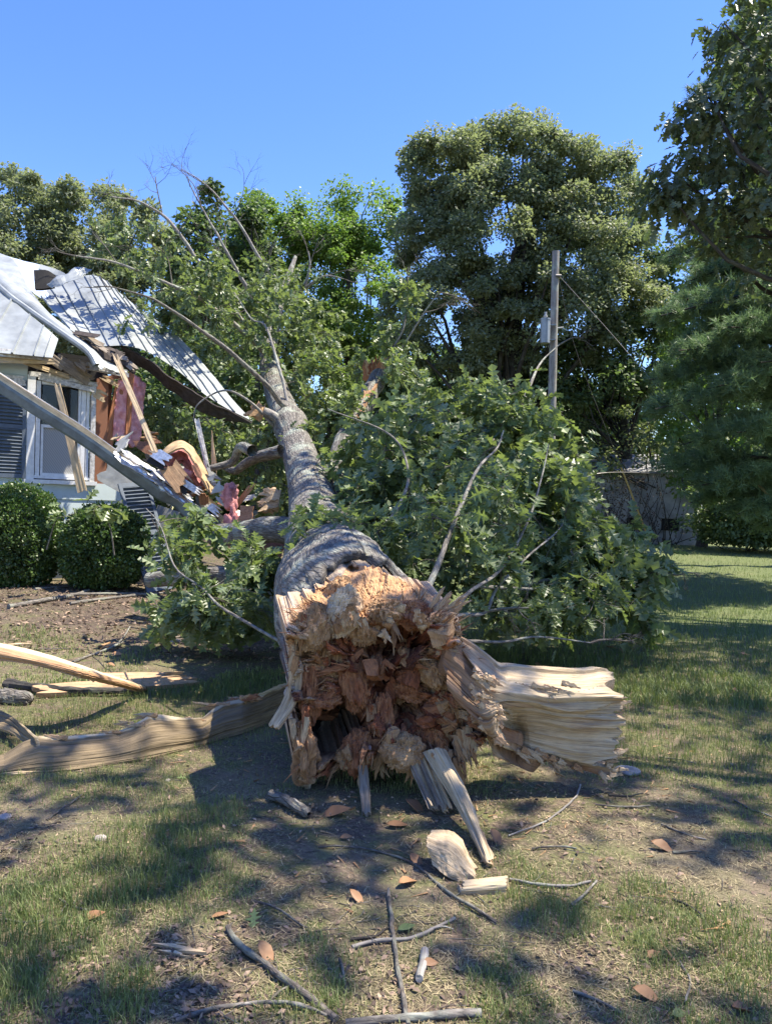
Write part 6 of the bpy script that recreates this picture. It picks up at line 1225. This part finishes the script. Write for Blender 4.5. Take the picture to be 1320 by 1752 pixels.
# ------------------------------------------------------------------ litter, chips, grass (uncountable)
rs = np.random.RandomState(55)
def field(n, dmin, dmax, pw=1.35, wid=.62):
    u = rs.rand(n); d = (dmin ** (1 - pw) + u * (dmax ** (1 - pw) - dmin ** (1 - pw))) ** (1 / (1 - pw)); x = rs.uniform(-wid, wid, n) * d; return x, d
def bumps(lst, x, y):
    r = 0
    for px, py, rx, ry, a_ in lst:
        c = gp(px, py); k = c[1] / F; ryw = abs(gp(px, max(905, py - ry))[1] - c[1]) + .02; r = r + a_ * np.exp(-(((x - c[0]) / (rx * k)) ** 2 + ((y - c[1]) / ryw) ** 2))
    return r
GRN = [(270, 1480, 130, 80, 1.2), (60, 1560, 90, 60, 1.), (50, 1650, 90, 80, .9), (230, 1690, 45, 45, 1.3), (200, 1215, 170, 35, 1.3), (400, 1190, 90, 35, 1.2), (60, 1090, 90, 25, .8), (240, 1120, 40, 22, .9), (160, 1350, 140, 25, .6), (880, 1340, 70, 25, .5), (1080, 1540, 80, 50, .9), (960, 1570, 60, 50, .7), (880, 1500, 50, 40, .6), (560, 1700, 50, 40, .5), (520, 1610, 50, 35, .5), (880, 1700, 60, 50, .8), (1130, 1640, 60, 40, .7), (1270, 1620, 60, 60, .7), (950, 1130, 200, 25, 1.), (1200, 1060, 220, 100, 2.), (1130, 1180, 220, 60, 1.5), (1280, 1250, 140, 80, 1.2), (1100, 1280, 150, 40, .7), (700, 1350, 60, 15, .5), (330, 1400, 60, 30, .5), (1280, 960, 200, 20, 1.2), (60, 1440, 60, 30, .3)]
DIRT = [(620, 1490, 150, 70, 1.6), (650, 1400, 160, 40, .9), (260, 1050, 240, 35, 1.4), (360, 1130, 90, 25, .8), (1090, 1390, 110, 35, 1.), (900, 1420, 60, 30, .7), (1240, 1480, 110, 40, 1.), (1000, 1650, 80, 30, .8), (700, 1680, 80, 50, .7), (300, 1650, 60, 40, .9), (20, 1450, 60, 40, .9), (950, 1330, 90, 25, .6), (480, 1560, 70, 50, .5), (100, 990, 200, 20, 1.5)]
def gdens(x, y):
    return bumps(GRN, x, y) - bumps(DIRT, x, y) + .55 * fbm(np.c_[x * 2.2, y * 2.2], 3, 61) + .20 + .9 * sst(y, 9, 13) * sst(x, 0, 2)
def blades(name, n, dmin, dmax, hmin, hmax, wd, pw, thr, wid=.62, tb=0.):
    x, y = field(n, dmin, dmax, pw, wid); g = gdens(x, y); k = (g + .35 * rs.randn(n) * .5) > thr; k |= rs.rand(n) < .06; x, y, g = x[k], y[k], g[k]; n = len(x)
    # tufts
    tx = vn(np.c_[x * 9, y * 9], 71); h = (hmin + (hmax - hmin) * np.clip(.35 * rs.rand(n) + .45 * g + .3 * tx, 0, 1)) * (.6 + .6 * rs.rand(n))
    p = np.c_[x, y, gz(x, y) - .003]; a_ = rs.rand(n) * 6.283; ln = np.c_[np.cos(a_), np.sin(a_), np.zeros(n)] * (h * rs.uniform(.1, .75, n))[:, None]
    a2 = a_ + 1.57 + rs.randn(n) * .4; s = np.c_[np.cos(a2), np.sin(a2), np.zeros(n)] * (wd * (.6 + .8 * rs.rand(n)))[:, None]
    m_ = p + ln * .3 + np.c_[np.zeros((n, 2)), h * .6]; tp_ = p + ln + np.c_[np.zeros((n, 2)), h * (.85 + .1 * rs.rand(n))]
    V = np.stack([p - s, p + s, m_ - s * .75, m_ + s * .75, tp_], 1).reshape(-1, 3); b_ = np.arange(n)[:, None] * 5
    Fa = np.concatenate([b_ + [0, 1, 3], b_ + [0, 3, 2], b_ + [2, 3, 4]]); tint = np.clip(rs.rand(n) * .55 + .45 * (1 - np.clip(g, 0, 1)) + (rs.rand(n) < .12) * .5 + tb, 0, 1)
    return V, Fa, np.repeat(tint, 5)
mb = MB()
V, Fa, ti = blades('g', 150000, 2.1, 7.5,   .012, .082, .0014, 1.15, .22); mb.add(V, Fa, tint=ti)
V, Fa, ti = blades('g', 95000, 6.5, 28, .03, .10, .0035, 1.5, .2, .6); mb.add(V, Fa, tint=ti)
tag(mb.build('lawn_grass', M['grass']), 'patchy green and straw coloured grass growing over the yard', 'grass', kind='stuff')
# dead thatch: low pale blades everywhere
n = 230000; x, y = field(n, 2.1, 12, 1.2); k = fbm(np.c_[x * 3, y * 3], 3, 81) + .35 * rs.randn(n) > -.05; x, y = x[k], y[k]; n = len(x); p = np.c_[x, y, gz(x, y) + .002]; a_ = rs.rand(n) * 6.283; L = rs.uniform(.012, .055, n)
d = np.c_[np.cos(a_), np.sin(a_), rs.uniform(.0, .35, n)] * L[:, None]; s = np.c_[-np.sin(a_), np.cos(a_), np.zeros(n)] * .0018; V = np.stack([p - s, p + s, p + d], 1).reshape(-1, 3)
tag(obj('thatch', V, np.arange(3 * n).reshape(-1, 3), M['thatch'], None, False, {'tint': np.repeat(1. * rs.rand(n), 3)}), 'dead straw and plant bits matted between the grass', 'thatch', kind='stuff')
# leaf litter
LIT = [(300, 1650, 80, 45, 1.5), (120, 1640, 60, 40, 1.), (30, 1450, 60, 40, .8), (130, 1030, 220, 25, 2.), (300, 1060, 130, 25, 1.), (620, 1660, 80, 60, .5), (1020, 1640, 60, 30, .6), (1060, 1370, 60, 20, .7), (380, 1720, 90, 30, .8), (60, 1740, 90, 25, 1.)]
n = 52000; x, y = field(n, 2.1, 14, 1.25); k = (bumps(LIT, x, y) + .4 * fbm(np.c_[x * 2, y * 2], 3, 83) + .3 * rs.randn(n)) > .38; x, y = x[k], y[k]; n = len(x); p = np.c_[x, y, gz(x, y) + rs.rand(n) * .010]
V, Fa, ti = scatter(LITT, p, rs.randn(n, 3) * [1, 1, .2], rs.randn(n, 3) * .5 + [0, 0, 1], rs.uniform(.010, .042, n), rs.rand(n) ** 1.3)
tag(obj('leaf_litter', V, Fa, M['litter'], None, False, {'tint': ti}), 'small brown dead leaves and scraps strewn on the soil', 'leaf litter', kind='stuff')
# twigs and chips
mb = MB(); n = 1500; x, y = field(n, 2.1, 13, 1.2)
for i in range(n):
    L = rs.uniform(.03, .16); a_ = rs.rand() * 6.283; p0 = np.array([x[i], y[i], float(gz(x[i], y[i])) + .006]); d = np.array([math.cos(a_), math.sin(a_), rs.randn() * .06]) * L; m_ = p0 + d * .5 + rs.randn(3) * [.1, .1, .03] * L
    V, Fq, fc = tube(np.array([p0, m_, p0 + d]), [.002, .0018, .001], 4); mb.add(V, Fq, fc=fc)
tag(mb.build('tiny_twigs', M['twig']), 'tiny twigs scattered over the soil', 'twigs', kind='stuff')
CH = [(650, 1370, 200, 45, 1.0), (960, 1370, 120, 40, .8), (900, 1400, 60, 25, 1.5), (1060, 1350, 40, 20, 1.5), (1080, 1375, 40, 15, 1.5), (1250, 1560, 60, 30, 1.), (640, 1500, 120, 60, .4), (1000, 1440, 60, 20, .8), (650, 1350, 120, 20, .5)]
n = 9000; x, y = field(n, 2.1, 9, 1.2); k = (bumps(CH, x, y) + .35 * rs.randn(n)) > .55; x, y = x[k], y[k]; n = len(x); p = np.c_[x, y, gz(x, y) + .003]
T4 = (np.array([[0, 0, 0], [1, .2, 0], [.4, .8, .05], [.5, .35, .45]]), np.array([[0, 1, 3], [1, 2, 3], [2, 0, 3], [0, 2, 1]]))
V, Fa, ti = scatter(T4, p, rs.randn(n, 3) * [1, 1, .2], rs.randn(n, 3) * .2 + [0, 0, 1], rs.uniform(.004, .022, n), rs.rand(n))
tag(obj('wood_chips', V, Fa, M['sap'], None, False, {'tint': ti * .5, 'fc': V}), 'small pale wood chips scattered near the torn wood', 'wood chips', kind='stuff')

n = 420; x = rs.normal(.35, 1.1, n); y = rs.normal(4.3, .75, n); k = (y > 2.4) & ~((np.abs(x) < .6) & (y > 4.3)); x, y = x[k], y[k]; n = len(x)
V, Fa, ti = scatter(FT, np.c_[x, y, gz(x, y) + .006], rs.randn(n, 3) * [1, 1, .12], rs.randn(n, 3), rs.uniform(.02, .11, n), rs.rand(n))
tag(obj('small_splinters', V, Fa, M['tan'], None, False, {'tint': ti, 'fc': V}), 'small brown and tan splinters strewn on the soil around the torn butt', 'splinters', kind='stuff')


n = 9000; x = rs.uniform(-7, .2, n); y = rs.uniform(8., 13, n); p = np.c_[x, y, gz(x, y) + rs.rand(n) * .015]
V, Fa, ti = scatter(LITT, p, rs.randn(n, 3) * [1, 1, .25], rs.randn(n, 3) * .5 + [0, 0, 1], rs.uniform(.02, .085, n), rs.rand(n) ** 1.1)
tag(obj('leaf_litter', V, Fa, M['litter'], None, False, {'tint': ti}), 'brown dead leaves covering the mulch bed in front of the bushes', 'leaf litter', kind='stuff')
